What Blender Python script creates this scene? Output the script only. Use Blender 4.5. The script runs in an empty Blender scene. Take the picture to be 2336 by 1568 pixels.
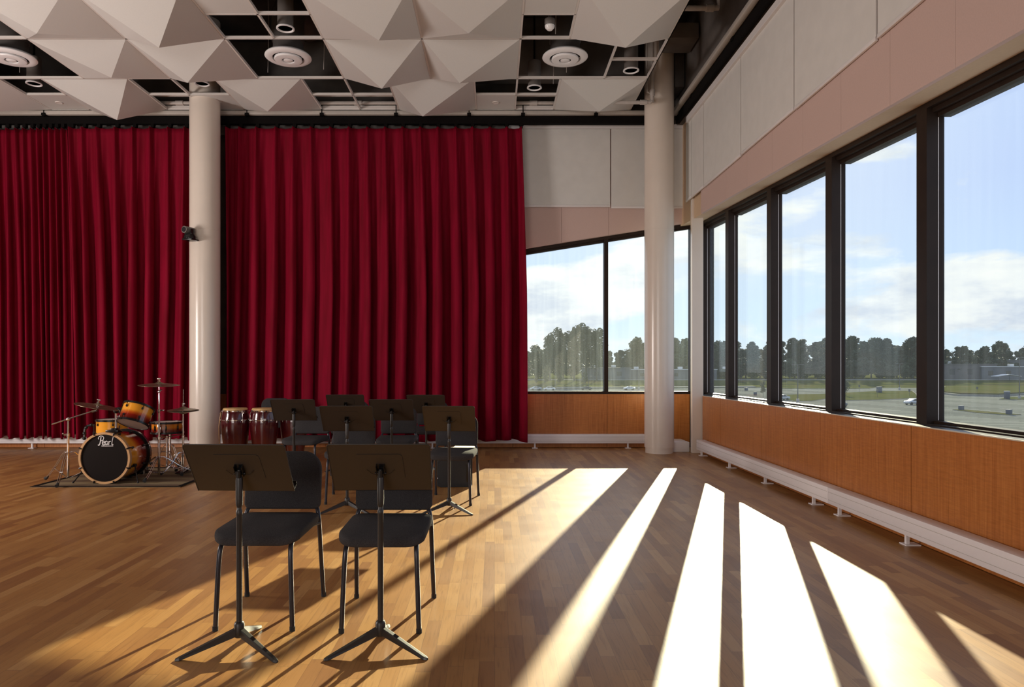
import bpy, math, random
from mathutils import Vector, Matrix
random.seed(7)
PI = math.pi
S = bpy.context.scene
COL = S.collection
FPX = 1625.0

# ------------------------------------------------------------------ camera
cam_d = bpy.data.cameras.new('camera'); cam = bpy.data.objects.new('camera', cam_d); COL.objects.link(cam)
cam.location = (0, 0, 1.32); cam.rotation_euler = (PI/2, 0, 0)
cam_d.sensor_width = 36; cam_d.lens = FPX/2336*36
cam_d.shift_x = 40/2336; cam_d.shift_y = 52/2336
cam_d.clip_start = 0.05; cam_d.clip_end = 2000
S.camera = cam
# ------------------------------------------------------------------ exposure
S.view_settings.view_transform = 'Standard'; S.view_settings.look = 'None'
S.view_settings.exposure = 0.2; S.view_settings.gamma = 1.0; S.view_settings.use_curve_mapping = False
# ------------------------------------------------------------------ world
SUN_DIR = Vector((-0.333, -1.0, -0.378)).normalized()      # direction the light travels
w = bpy.data.worlds.new('world'); S.world = w; w.use_nodes = True
nt = w.node_tree; nt.nodes.clear()
def N(nt, t, **kw):
    n = nt.nodes.new(t)
    for k, v in kw.items():
        if k in n.inputs: n.inputs[k].default_value = v
        else: setattr(n, k, v)
    return n
def L(nt, a, b): nt.links.new(a, b)
def ramp(nt, fac, stops, interp='LINEAR'):
    r = nt.nodes.new('ShaderNodeValToRGB'); e = r.color_ramp.elements; r.color_ramp.interpolation = interp
    while len(e) < len(stops): e.new(0.5)
    for el, (p, c) in zip(e, stops):
        el.position = p; el.color = c if len(c) == 4 else (*c, 1)
    if fac is not None: L(nt, fac, r.inputs[0])
    return r.outputs[0]
def math_(nt, op, a, b=None, clamp=False):
    n = nt.nodes.new('ShaderNodeMath'); n.operation = op; n.use_clamp = clamp
    for i, v in enumerate((a, b)):
        if v is None: continue
        if isinstance(v, (int, float)): n.inputs[i].default_value = v
        else: L(nt, v, n.inputs[i])
    return n.outputs[0]
def mixc(nt, fac, a, b, mode='MIX'):
    n = nt.nodes.new('ShaderNodeMix'); n.data_type = 'RGBA'; n.blend_type = mode
    for i, v in ((0, fac), (6, a), (7, b)):
        if isinstance(v, (int, float)): n.inputs[i].default_value = v
        elif isinstance(v, tuple): n.inputs[i].default_value = v if len(v) == 4 else (*v, 1)
        else: L(nt, v, n.inputs[i])
    return n.outputs[2]
tc = N(nt, 'ShaderNodeTexCoord')
sep = N(nt, 'ShaderNodeSeparateXYZ'); L(nt, tc.outputs['Generated'], sep.inputs[0])
sky = ramp(nt, sep.outputs[2], [(0.0, (.72, .84, .96)), (.06, (.50, .70, .96)), (.22, (.34, .49, .90)), (.6, (.28, .42, .85)), (1, (.2, .32, .7))])
mp = N(nt, 'ShaderNodeMapping'); mp.inputs['Scale'].default_value = (3.2, 3.2, 8.5); mp.inputs['Location'].default_value = (4.1, 2.3, 0.6)
L(nt, tc.outputs['Generated'], mp.inputs[0])
nz = N(nt, 'ShaderNodeTexNoise', Scale=1.35, Detail=9.0, Roughness=.56, Distortion=.25); L(nt, mp.outputs[0], nz.inputs['Vector'])
nz2 = N(nt, 'ShaderNodeTexNoise', Scale=2.6, Detail=6.0, Roughness=.6); L(nt, mp.outputs[0], nz2.inputs['Vector'])
cloudc = ramp(nt, nz2.outputs[0], [(.36, (.50, .56, .72)), (.5, (.78, .80, .85)), (.62, (.90, .90, .89))])
dens = ramp(nt, nz.outputs[0], [(.46, (0, 0, 0)), (.545, (1, 1, 1))])
skyc = mixc(nt, dens, sky, cloudc)
# pale glow of thin cloud towards the sun's side of the sky
dotn = N(nt, 'ShaderNodeVectorMath', operation='DOT_PRODUCT'); L(nt, tc.outputs['Generated'], dotn.inputs[0])
dotn.inputs[1].default_value = tuple(-SUN_DIR)
glow = math_(nt, 'POWER', math_(nt, 'MAXIMUM', dotn.outputs['Value'], 0.0), 14.0)
skyc = mixc(nt, math_(nt, 'MULTIPLY', glow, .55), skyc, (1.0, 1.03, 1.0))
bg = N(nt, 'ShaderNodeBackground', Strength=1.0); L(nt, skyc, bg.inputs[0])
wo = N(nt, 'ShaderNodeOutputWorld'); L(nt, bg.outputs[0], wo.inputs[0])
# ------------------------------------------------------------------ sun and added fill light
def light(name, kind, loc, direction, energy, color, **kw):
    d = bpy.data.lights.new(name, kind); d.energy = energy; d.color = color
    for k, v in kw.items(): setattr(d, k, v)
    o = bpy.data.objects.new(name, d); COL.objects.link(o); o.location = loc
    o.rotation_euler = Vector(direction).to_track_quat('-Z', 'Y').to_euler()
    return o
light('sun', 'SUN', (20, 60, 30), SUN_DIR, 11.5, (1.0, .90, .62), angle=math.radians(0.6))
# added fills standing in for daylight; left and rear walls have no windows
light('fill_left', 'AREA', (-9.2, 5.0, 1.9), (1, .42, .12), 330, (1.0, .90, .84), shape='RECTANGLE', size=1.8, size_y=1.6)
light('fill_rear', 'AREA', (-3.4, -4.8, 2.4), (.25, 1, .22), 270, (1.0, .93, .88), shape='RECTANGLE', size=5.0, size_y=3.0)

# ------------------------------------------------------------------ materials
MATS = {}
def new_mat(name):
    m = bpy.data.materials.new(name); m.use_nodes = True; nt = m.node_tree; nt.nodes.clear()
    out = N(nt, 'ShaderNodeOutputMaterial'); b = N(nt, 'ShaderNodeBsdfPrincipled'); L(nt, b.outputs[0], out.inputs[0])
    MATS[name] = m
    return m, nt, b, out
def plain(name, col, rough=.5, metal=0.0, var=.06, scale=30, bump=0.0, spec=.5, coat=0, sheen=0):
    m, nt, b, out = new_mat(name)
    tc = N(nt, 'ShaderNodeTexCoord')
    nz = N(nt, 'ShaderNodeTexNoise', Scale=scale, Detail=3.0); L(nt, tc.outputs['Object'], nz.inputs['Vector'])
    lo = tuple(max(0, c*(1-var)) for c in col); hi = tuple(min(1, c*(1+var)) for c in col)
    L(nt, ramp(nt, nz.outputs[0], [(.3, lo), (.7, hi)]), b.inputs['Base Color'])
    b.inputs['Roughness'].default_value = rough; b.inputs['Metallic'].default_value = metal
    b.inputs['Specular IOR Level'].default_value = spec
    if coat: b.inputs['Coat Weight'].default_value = coat; b.inputs['Coat Roughness'].default_value = .06
    if sheen: b.inputs['Sheen Weight'].default_value = sheen
    if bump:
        bp = N(nt, 'ShaderNodeBump', Strength=bump, Distance=.002); L(nt, nz.outputs[0], bp.inputs['Height']); L(nt, bp.outputs[0], b.inputs['Normal'])
    return m
plain('column_paint', (.74, .66, .585), .22, var=.015, scale=4, spec=.5)
plain('tile_white', (.69, .685, .67), .38, var=.02, scale=120, bump=.05)
plain('grid_white', (.74, .70, .67), .5, var=.02)
plain('shade_fabric', (.68, .67, .65), .9, var=.03, scale=6)
plain('shade_bar', (.74, .71, .71), .5, var=.02)
plain('pink_panel', (.58, .425, .385), .95, var=.03, scale=90, bump=.1)
plain('tan_soffit', (.60, .43, .29), .8, var=.03)
plain('frame_bronze', (.024, .0145, .0105), .45, .0, var=.1, scale=8, spec=.2)
plain('sill_metal', (.055, .047, .042), .42, .3, var=.1)
plain('sill_sunlit', (.62, .56, .46), .5, var=.04)  # pale colour paints in the sunlit sliver along the sill
plain('heater_white', (.88, .84, .85), .38, var=.01)
plain('plenum_dark', (.062, .056, .052), .9, var=.2, scale=3)
plain('plenum_wall', (.13, .115, .105), .9, var=.2, scale=3)
plain('duct_dark', (.075, .068, .064), .6, var=.15, scale=5)
plain('pipe_paint', (.50, .46, .43), .45, var=.05)
plain('fixture_white', (.90, .90, .92), .22, var=.01)
plain('fixture_grey', (.16, .145, .135), .5, var=.05)
plain('reflector', (.75, .75, .78), .12, 1.0, var=.03)
plain('track_black', (.006, .005, .005), .85, var=.1, spec=.1)
plain('cream_rail', (.50, .46, .42), .5, var=.03)
plain('stand_black', (.020, .017, .0155), .40, .0, var=.05, scale=300)
plain('desk_brown', (.034, .024, .017), .45, .0, var=.10, scale=400, bump=.05)
plain('chair_steel', (.035, .034, .042), .28, .5, var=.05)
plain('chrome', (.78, .76, .76), .10, 1.0, var=.02)
plain('black_hardware', (.010, .010, .011), .22, .2, var=.1)
plain('black_rubber', (.02, .02, .02), .8, var=.1)
plain('brass_dull', (.30, .25, .17), .33, .9, var=.15, scale=12)
plain('drum_head_black', (.006, .004, .004), .35, var=.1, spec=.18)
plain('drum_head_clear', (.34, .26, .22), .35, var=.1, scale=9)
plain('drum_head_white', (.62, .55, .50), .4, var=.06)
plain('hoop_wood', (.52, .30, .14), .35, var=.12, scale=14, coat=.4)
plain('skin_head', (.62, .40, .17), .5, var=.2, scale=14)
plain('logo_white', (.80, .78, .78), .5, var=.01)
plain('cabinet_black', (.018, .018, .019), .75, var=.15, scale=250, bump=.3)
plain('grille_black', (.014, .014, .015), .6, var=.4, scale=600)
plain('paper_white', (.85, .82, .74), .8, var=.02)
plain('screen_wall', (.62, .57, .53), .9, var=.02)
plain('lens_glass', (.02, .02, .025), .05, var=.01)
plain('bark', (.060, .048, .040), .9, var=.3, scale=3)
plain('leaf_dark', (.034, .048, .028), .75, var=.35, scale=.6)
plain('leaf_mid', (.052, .070, .034), .75, var=.35, scale=.6)
plain('leaf_yellow', (.17, .17, .06), .75, var=.3, scale=.6)
plain('kerb', (.25, .245, .22), 1, spec=0, var=.1, scale=1)
plain('road_pale', (.28, .28, .26), 1, spec=0, var=.08, scale=.2)
plain('building_grey', (.13, .135, .145), .8, var=.12, scale=.3)
plain('building_brown', (.12, .11, .11), .8, var=.12, scale=.3)
plain('roof_pale', (.6, .6, .58), .6, var=.05)
plain('car_silver', (.45, .47, .50), .25, .4, var=.02)
plain('car_dark', (.08, .09, .11), .25, .3, var=.02)
plain('car_white', (.7, .71, .72), .25, .1, var=.02)
plain('car_glass', (.02, .025, .03), .08, var=.02)
plain('pole_metal', (.10, .10, .10), .5, .5, var=.05)
plain('bin_blue', (.03, .045, .085), .5, var=.1)
plain('concrete', (.36, .35, .33), .9, var=.1, scale=2)

def upholstery():
    m, nt, b, out = new_mat('chair_fabric')
    tc = N(nt, 'ShaderNodeTexCoord')
    nz = N(nt, 'ShaderNodeTexNoise', Scale=420.0, Detail=2.0); L(nt, tc.outputs['Object'], nz.inputs['Vector'])
    L(nt, ramp(nt, nz.outputs[0], [(.3, (.026, .024, .026)), (.7, (.062, .058, .060))]), b.inputs['Base Color'])
    b.inputs['Roughness'].default_value = .95; b.inputs['Specular IOR Level'].default_value = .15
    bp = N(nt, 'ShaderNodeBump', Strength=.25, Distance=.001); L(nt, nz.outputs[0], bp.inputs['Height']); L(nt, bp.outputs[0], b.inputs['Normal'])
upholstery()

def velvet():
    m, nt, b, out = new_mat('red_velvet')
    tc = N(nt, 'ShaderNodeTexCoord')
    mp = N(nt, 'ShaderNodeMapping'); mp.inputs['Scale'].default_value = (6, 6, .6); L(nt, tc.outputs['Object'], mp.inputs[0])
    nz = N(nt, 'ShaderNodeTexNoise', Scale=2.0, Detail=4.0); L(nt, mp.outputs[0], nz.inputs['Vector'])
    L(nt, ramp(nt, nz.outputs[0], [(.3, (.155, .001, .011)), (.7, (.24, .0015, .021))]), b.inputs['Base Color'])
    b.inputs['Roughness'].default_value = .75; b.inputs['Specular IOR Level'].default_value = .12
    b.inputs['Sheen Weight'].default_value = .12; b.inputs['Sheen Roughness'].default_value = .35
    b.inputs['Sheen Tint'].default_value = (.8, .02, .06, 1)
velvet()

def floor_wood():
    m, nt, b, out = new_mat('floor_planks')
    tc = N(nt, 'ShaderNodeTexCoord'); sp = N(nt, 'ShaderNodeSeparateXYZ'); L(nt, tc.outputs['Object'], sp.inputs[0])
    W, Ln = .0685, .62
    xs = math_(nt, 'DIVIDE', sp.outputs[0], W); ci = math_(nt, 'FLOOR', xs); fx = math_(nt, 'SUBTRACT', xs, ci)
    wn = N(nt, 'ShaderNodeTexWhiteNoise'); wn.noise_dimensions = '1D'; L(nt, ci, wn.inputs['W'])
    off = math_(nt, 'MULTIPLY', wn.outputs['Value'], 3.7)
    # length differs from row to row
    ln = math_(nt, 'ADD', math_(nt, 'MULTIPLY', math_(nt, 'FRACT', math_(nt, 'MULTIPLY', wn.outputs['Value'], 17.3)), .5), .75)
    ys = math_(nt, 'ADD', math_(nt, 'DIVIDE', math_(nt, 'DIVIDE', sp.outputs[1], Ln), ln), off)
    ri = math_(nt, 'FLOOR', ys); fy = math_(nt, 'SUBTRACT', ys, ri)
    cv = N(nt, 'ShaderNodeCombineXYZ'); L(nt, ci, cv.inputs[0]); L(nt, ri, cv.inputs[1])
    wc = N(nt, 'ShaderNodeTexWhiteNoise'); wc.noise_dimensions = '2D'; L(nt, cv.outputs[0], wc.inputs['Vector'])
    base = ramp(nt, wc.outputs['Value'], [(0, (.275, .120, .037)), (.3, (.355, .168, .050)), (.8, (.42, .210, .064)), (1, (.48, .260, .092))])
    # long grain
    mp = N(nt, 'ShaderNodeMapping'); mp.inputs['Scale'].default_value = (70, 4, 1)
    va = N(nt, 'ShaderNodeVectorMath', operation='ADD'); L(nt, tc.outputs['Object'], va.inputs[0])
    cs = N(nt, 'ShaderNodeVectorMath', operation='SCALE'); L(nt, cv.outputs[0], cs.inputs[0]); cs.inputs['Scale'].default_value = 3.1
    L(nt, cs.outputs[0], va.inputs[1]); L(nt, va.outputs[0], mp.inputs[0])
    nz = N(nt, 'ShaderNodeTexNoise', Scale=1.0, Detail=6.0, Roughness=.65, Distortion=.6); L(nt, mp.outputs[0], nz.inputs['Vector'])
    gr = ramp(nt, nz.outputs[0], [(.28, (.70, .66, .62)), (.5, (1, 1, 1)), (.75, (1.0, 1.0, 1.0))])
    c1 = mixc(nt, 1.0, base, gr, 'MULTIPLY')
    e1 = math_(nt, 'LESS_THAN', fx, .022); e2 = math_(nt, 'LESS_THAN', fy, .004)
    ed = math_(nt, 'MAXIMUM', e1, e2)
    c2 = mixc(nt, math_(nt, 'MULTIPLY', ed, .55), c1, (.07, .03, .012))
    L(nt, c2, b.inputs['Base Color'])
    rr = N(nt, 'ShaderNodeTexNoise', Scale=3.0, Detail=3.0); L(nt, tc.outputs['Object'], rr.inputs['Vector'])
    rg = N(nt, 'ShaderNodeMapRange'); L(nt, rr.outputs[0], rg.inputs[0]); rg.inputs[3].default_value = .33; rg.inputs[4].default_value = .43
    L(nt, rg.outputs[0], b.inputs['Roughness'])
    b.inputs['Specular IOR Level'].default_value = .68
    bp = N(nt, 'ShaderNodeBump', Strength=.12, Distance=.001); L(nt, nz.outputs[0], bp.inputs['Height']); L(nt, bp.outputs[0], b.inputs['Normal'])
floor_wood()

def wall_wood():
    m, nt, b, out = new_mat('wall_veneer')
    tc = N(nt, 'ShaderNodeTexCoord')
    mp = N(nt, 'ShaderNodeMapping'); mp.inputs['Scale'].default_value = (28, 28, 1.1); L(nt, tc.outputs['Object'], mp.inputs[0])
    nz = N(nt, 'ShaderNodeTexNoise', Scale=2.0, Detail=6.0, Roughness=.6, Distortion=.3); L(nt, mp.outputs[0], nz.inputs['Vector'])
    mp2 = N(nt, 'ShaderNodeMapping'); mp2.inputs['Scale'].default_value = (5, 5, 60); L(nt, tc.outputs['Object'], mp2.inputs[0])
    n2 = N(nt, 'ShaderNodeTexNoise', Scale=1.5, Detail=3.0, Distortion=1.2); L(nt, mp2.outputs[0], n2.inputs['Vector'])
    c = ramp(nt, nz.outputs[0], [(.25, (.36, .115, .026)), (.5, (.47, .165, .040)), (.75, (.56, .22, .060))])
    c = mixc(nt, 1.0, c, ramp(nt, n2.outputs[0], [(.35, (.86, .84, .82)), (.6, (1, 1, 1))]), 'MULTIPLY')
    L(nt, c, b.inputs['Base Color']); b.inputs['Roughness'].default_value = .38
wall_wood()

def shell(name, axis, stops, rough=.12):
    m, nt, b, out = new_mat(name)
    tc = N(nt, 'ShaderNodeTexCoord'); sp = N(nt, 'ShaderNodeSeparateXYZ'); L(nt, tc.outputs['Generated'], sp.inputs[0])
    nz = N(nt, 'ShaderNodeTexNoise', Scale=6.0, Detail=3.0); L(nt, tc.outputs['Generated'], nz.inputs['Vector'])
    f = math_(nt, 'ADD', sp.outputs[axis], math_(nt, 'MULTIPLY', math_(nt, 'SUBTRACT', nz.outputs[0], .5), .06))
    L(nt, ramp(nt, f, stops), b.inputs['Base Color'])
    b.inputs['Roughness'].default_value = rough; b.inputs['Coat Weight'].default_value = .6; b.inputs['Coat Roughness'].default_value = .05
Y1, Y2, RD, DK = (.80, .33, .025), (.72, .22, .012), (.22, .010, .003), (.02, .003, .002)
shell('sunburst_bass', 1, [(0, Y1), (.35, Y1), (.52, (.50, .09, .008)), (.66, RD), (.95, DK)])
shell('sunburst_tom', 2, [(0, DK), (.30, RD), (.44, (.50, .09, .008)), (.58, Y1), (1, Y1)])
shell('sunburst_floor_tom', 2, [(0, Y2), (.35, Y1), (1, Y1)])
shell('sunburst_snare', 2, [(0, DK), (.3, RD), (.55, Y2), (.8, Y2), (1, RD)])
shell('conga_burgundy', 2, [(0, (.16, .045, .016)), (.35, (.13, .022, .012)), (.62, (.075, .006, .008)), (1, (.065, .004, .008))], .16)

def glass():
    m, nt, b, out = new_mat('window_glass')
    nt.nodes.remove(b)
    tc = N(nt, 'ShaderNodeTexCoord')
    tr = N(nt, 'ShaderNodeBsdfTransparent'); tr.inputs[0].default_value = (.955, .975, .965, 1)
    gl = N(nt, 'ShaderNodeBsdfGlossy', Roughness=.0); gl.inputs[0].default_value = (1, 1, 1, 1)
    lw = N(nt, 'ShaderNodeLayerWeight', Blend=.5); sch = math_(nt, 'ADD', math_(nt, 'MULTIPLY', math_(nt, 'POWER', lw.outputs['Facing'], 5.0), .9), .035)
    m1 = N(nt, 'ShaderNodeMixShader'); L(nt, math_(nt, 'MULTIPLY', sch, .28), m1.inputs[0]); L(nt, tr.outputs[0], m1.inputs[1]); L(nt, gl.outputs[0], m1.inputs[2])
    # dust and vertical wipe streaks on the pane
    mp = N(nt, 'ShaderNodeMapping'); mp.inputs['Scale'].default_value = (9, 9, .35); L(nt, tc.outputs['Object'], mp.inputs[0])
    nz = N(nt, 'ShaderNodeTexNoise', Scale=2.2, Detail=5.0, Roughness=.6); L(nt, mp.outputs[0], nz.inputs['Vector'])
    dust = ramp(nt, nz.outputs[0], [(.40, (.016, .016, .016)), (.62, (.026, .026, .026)), (.80, (.052, .052, .052))])
    tl = N(nt, 'ShaderNodeBsdfTranslucent'); tl.inputs[0].default_value = (.85, .95, 1.0, 1)
    m2 = N(nt, 'ShaderNodeMixShader'); L(nt, dust, m2.inputs[0]); L(nt, m1.outputs[0], m2.inputs[1]); L(nt, tl.outputs[0], m2.inputs[2])
    L(nt, m2.outputs[0], out.inputs[0])
glass()

def asphalt():
    m, nt, b, out = new_mat('asphalt_lot')
    tc = N(nt, 'ShaderNodeTexCoord')
    mr = N(nt, 'ShaderNodeMapping'); mr.inputs['Rotation'].default_value = (0, 0, math.radians(-6)); L(nt, tc.outputs['Object'], mr.inputs[0])
    sp = N(nt, 'ShaderNodeSeparateXYZ'); L(nt, mr.outputs[0], sp.inputs[0])
    fy = math_(nt, 'FRACT', math_(nt, 'DIVIDE', sp.outputs[1], 2.9)); fx = math_(nt, 'FRACT', math_(nt, 'DIVIDE', sp.outputs[0], 17.5))
    ln = math_(nt, 'MULTIPLY', math_(nt, 'LESS_THAN', fy, .10), math_(nt, 'LESS_THAN', fx, .60))
    nz = N(nt, 'ShaderNodeTexNoise', Scale=.05, Detail=5.0); L(nt, tc.outputs['Object'], nz.inputs['Vector'])
    c = ramp(nt, nz.outputs[0], [(.3, (.105, .112, .105)), (.7, (.145, .152, .138))])
    L(nt, mixc(nt, math_(nt, 'MULTIPLY', ln, .8), c, (.42, .43, .40)), b.inputs['Base Color']); b.inputs['Roughness'].default_value = 1; b.inputs['Specular IOR Level'].default_value = 0
asphalt()
def grass():
    m, nt, b, out = new_mat('grass_dry')
    tc = N(nt, 'ShaderNodeTexCoord')
    nz = N(nt, 'ShaderNodeTexNoise', Scale=.09, Detail=8.0, Roughness=.7); L(nt, tc.outputs['Object'], nz.inputs['Vector'])
    L(nt, ramp(nt, nz.outputs[0], [(.3, (.045, .058, .018)), (.5, (.070, .076, .027)), (.7, (.10, .080, .042))]), b.inputs['Base Color']); b.inputs['Roughness'].default_value = 1; b.inputs['Specular IOR Level'].default_value = 0
grass()
def rugm():
    m, nt, b, out = new_mat('rug_weave')
    tc = N(nt, 'ShaderNodeTexCoord')
    sp = N(nt, 'ShaderNodeSeparateXYZ'); L(nt, tc.outputs['Object'], sp.inputs[0])
    wv = N(nt, 'ShaderNodeTexWave', Scale=.9, Distortion=3.0); wv.wave_type = 'RINGS'; L(nt, tc.outputs['Object'], wv.inputs['Vector'])
    L(nt, ramp(nt, wv.outputs[0], [(.42, (.11, .065, .032)), (.5, (.20, .15, .075))]), b.inputs['Base Color']); b.inputs['Roughness'].default_value = .95
rugm()
M = MATS

# ------------------------------------------------------------------ mesh helpers
class MB:
    def __init__(s): s.v = []; s.f = []
    def add(s, vs, fs):
        b = len(s.v); s.v += [tuple(v) for v in vs]; s.f += [tuple(b+i for i in f) for f in fs]; return s
    def box(s, x0, x1, y0, y1, z0, z1):
        return s.hexa([(x0,y0,z0),(x1,y0,z0),(x1,y1,z0),(x0,y1,z0),(x0,y0,z1),(x1,y0,z1),(x1,y1,z1),(x0,y1,z1)])
    def hexa(s, p):
        return s.add(p, [(3,2,1,0),(4,5,6,7),(0,1,5,4),(1,2,6,5),(2,3,7,6),(3,0,4,7)])
    def prism(s, pts, axis, a0, a1):
        n = len(pts)
        def P(p, a):
            if axis == 'x': return (a, p[0], p[1])
            if axis == 'y': return (p[0], a, p[1])
            return (p[0], p[1], a)
        vs = [P(p, a0) for p in pts]+[P(p, a1) for p in pts]
        fs = [tuple(range(n))[::-1], tuple(range(n, 2*n))]+[(i, (i+1) % n, n+(i+1) % n, n+i) for i in range(n)]
        return s.add(vs, fs)
    def tube(s, pts, r, n=10, caps=True, flat=1.0, up=(0,0,1)):
        pts = [Vector(p) for p in pts]
        rs = r if isinstance(r, (list, tuple)) else [r]*len(pts)
        b = len(s.v); prev = None
        for i, p in enumerate(pts):
            d = (pts[min(i+1, len(pts)-1)]-pts[max(i-1, 0)]).normalized()
            if prev is None:
                u = Vector(up) if abs(d.dot(Vector(up))) < .95 else Vector((1, 0, 0))
                a = (u - d*u.dot(d)).normalized()
            else:
                a = (prev - d*prev.dot(d)).normalized()
            prev = a; c = d.cross(a)
            for k in range(n):
                t = 2*PI*k/n; s.v.append(tuple(p + a*(rs[i]*math.cos(t)*flat) + c*(rs[i]*math.sin(t))))
        for i in range(len(pts)-1):
            for k in range(n):
                s.f.append((b+i*n+k, b+i*n+(k+1) % n, b+(i+1)*n+(k+1) % n, b+(i+1)*n+k))
        if caps:
            s.f.append(tuple(b+k for k in range(n))[::-1]); s.f.append(tuple(b+(len(pts)-1)*n+k for k in range(n)))
        return s
    def lathe(s, prof, n=32, mat=None, closed=False):
        """prof: (r, z) pairs about local z; mat: 4x4 to place it"""
        b = len(s.v)
        for r, z in prof:
            for k in range(n):
                t = 2*PI*k/n; p = Vector((r*math.cos(t), r*math.sin(t), z))
                if mat is not None: p = mat @ p
                s.v.append(tuple(p))
        m = len(prof)
        for i in range(m if closed else m-1):
            j = (i+1) % m
            for k in range(n):
                s.f.append((b+i*n+k, b+i*n+(k+1) % n, b+j*n+(k+1) % n, b+j*n+k))
        if not closed:
            if prof[0][0] > 1e-6: s.f.append(tuple(b+k for k in range(n))[::-1])
            if prof[-1][0] > 1e-6: s.f.append(tuple(b+(m-1)*n+k for k in range(n)))
        return s
    def ball(s, c, r, n=10, sc=(1, 1, 1)):
        prof = [(r*math.sin(PI*i/n)*1.0+1e-7, -r*math.cos(PI*i/n)) for i in range(n+1)]
        return s.lathe(prof, n*2, Matrix.Translation(c) @ Matrix.Diagonal((*sc, 1)))
    def build(s, name, mat, parent=None, smooth=True, bevel=0, seg=2, angle=35, **props):
        me = bpy.data.meshes.new(name); me.from_pydata(s.v, [], s.f); me.update()
        import bmesh
        bm = bmesh.new(); bm.from_mesh(me); bmesh.ops.remove_doubles(bm, verts=bm.verts, dist=1e-6)
        bmesh.ops.recalc_face_normals(bm, faces=bm.faces)
        if bevel:
            es = [e for e in bm.edges if len(e.link_faces) == 2 and e.calc_face_angle(0) > .6]
            bmesh.ops.bevel(bm, geom=es, offset=bevel, segments=seg, affect='EDGES', profile=.5)
        bm.to_mesh(me); bm.free()
        me.materials.append(M[mat])
        if smooth:
            me.polygons.foreach_set('use_smooth', [True]*len(me.polygons))
            me.set_sharp_from_angle(angle=math.radians(angle))
        o = bpy.data.objects.new(name, me); COL.objects.link(o)
        if parent: o.parent = parent
        for k, v in props.items(): o[k] = v
        return o
def thing(name, label, cat, loc=(0, 0, 0), rz=0, group=None, kind=None):
    o = bpy.data.objects.new(name, None); COL.objects.link(o); o.empty_display_size = .1
    o.location = loc; o.rotation_euler = (0, 0, rz); o['label'] = label; o['category'] = cat
    if group: o['group'] = group
    if kind: o['kind'] = kind
    return o
def tag(o, label, cat, group=None, kind=None):
    o['label'] = label; o['category'] = cat
    if group: o['group'] = group
    if kind: o['kind'] = kind
    return o
def dup(root, loc, rz, label):
    def rec(o, par):
        c = o.copy(); COL.objects.link(c)
        if par is not None: c.parent = par
        for ch in KIDS.get(o.name, []): rec(ch, c)
        return c
    r = rec(root, None); r.location = loc; r.rotation_euler = (0, 0, rz); r['label'] = label
    return r
KIDS = {}
def learn(root):
    KIDS[root.name] = [c for c in COL.objects if c.parent == root]
    for c in KIDS[root.name]: learn(c)
    return root
def axis_mat(p, q):
    p, q = Vector(p), Vector(q); d = (q-p).normalized()
    return Matrix.Translation(p) @ d.to_track_quat('Z', 'Y').to_matrix().to_4x4()
def smooth_path(pts, k=5):
    pts = [Vector(p) for p in pts]; out = []
    P = [pts[0]]+pts+[pts[-1]]
    for i in range(1, len(P)-2):
        for j in range(k):
            t = j/k; a, b, c, d = P[i-1], P[i], P[i+1], P[i+2]
            out.append(.5*((2*b)+(c-a)*t+(2*a-5*b+4*c-d)*t*t+(3*b-a-3*c+d)*t**3))
    out.append(pts[-1]); return out

# ================================================================== SETTING
ZC = 5.37                      # grid height
# floor
tag(MB().box(-9.5, 3.3, -5.2, 11.75, -.2, 0).build('floor', 'floor_planks', smooth=False), 'warm maple strip wood floor crossed by bars of low sun', 'floor', kind='structure')
# upper slab
tag(MB().box(-9.6, 3.6, -5.2, 11.9, 6.6, 6.8).build('ceiling', 'plenum_dark', smooth=False), 'dark slab above the open white ceiling grid', 'ceiling', kind='structure')
def head_back(x): return 3.23+.158*(x-.5)
def head_right(y): return 3.255+.0488*(y-4.61)
# ---- back wall
wb = thing('wall_back', 'back wall with red curtain, wood wainscot and slanting window', 'wall', kind='structure')
mb = MB(); mb.box(-9.5, -.1, 11.6, 11.8, 0, 6.6); mb.box(-.1, 3.5, 11.6, 11.8, 0, .86)
mb.hexa([(-.1,11.6,head_back(-.1)),(3.5,11.6,head_back(3.5)),(3.5,11.8,head_back(3.5)),(-.1,11.8,head_back(-.1)),(-.1,11.6,6.6),(3.5,11.6,6.6),(3.5,11.8,6.6),(-.1,11.8,6.6)])
mb.build('wall_core', 'plenum_wall', wb, smooth=False)
xs = [3.17, 1.826, .30, -1.22, -2.74, -4.26, -5.78, -7.3, -8.82, -9.5]
for a, b in zip(xs[1:], xs[:-1]):
    MB().box(a+.003, b-.003, 11.56, 11.6, .005, .868).build('wood_panel', 'wall_veneer', wb, smooth=False)
xs = [3.09, 2.60, 1.846, 1.082, .32, -.1]
for a, b in zip(xs[1:], xs[:-1]):
    a, b = a+.0015, b-.0015
    MB().hexa([(a,11.52,head_back(a)),(b,11.52,head_back(b)),(b,11.6,head_back(b)),(a,11.6,head_back(a)),(a,11.52,5.3),(b,11.52,5.3),(b,11.6,5.3),(a,11.6,5.3)]).build('acoustic_panel', 'pink_panel', wb, smooth=False)
tag(MB().box(-9.5, .18, 11.46, 11.51, 5.05, 5.22).build('trim_5', 'fixture_grey', smooth=False), 'head rail behind the top of the red curtain, greyed to paint in its shade', 'rail', kind='structure')  # darker than the visible head box: shade behind the curtain put into the colour
tag(MB().box(.2, 3.1, 11.46, 11.51, 5.145, 5.22).build('trim_6', 'shade_bar', smooth=False), 'pale head box above the back wall roller shades', 'shade box', kind='structure')
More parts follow.
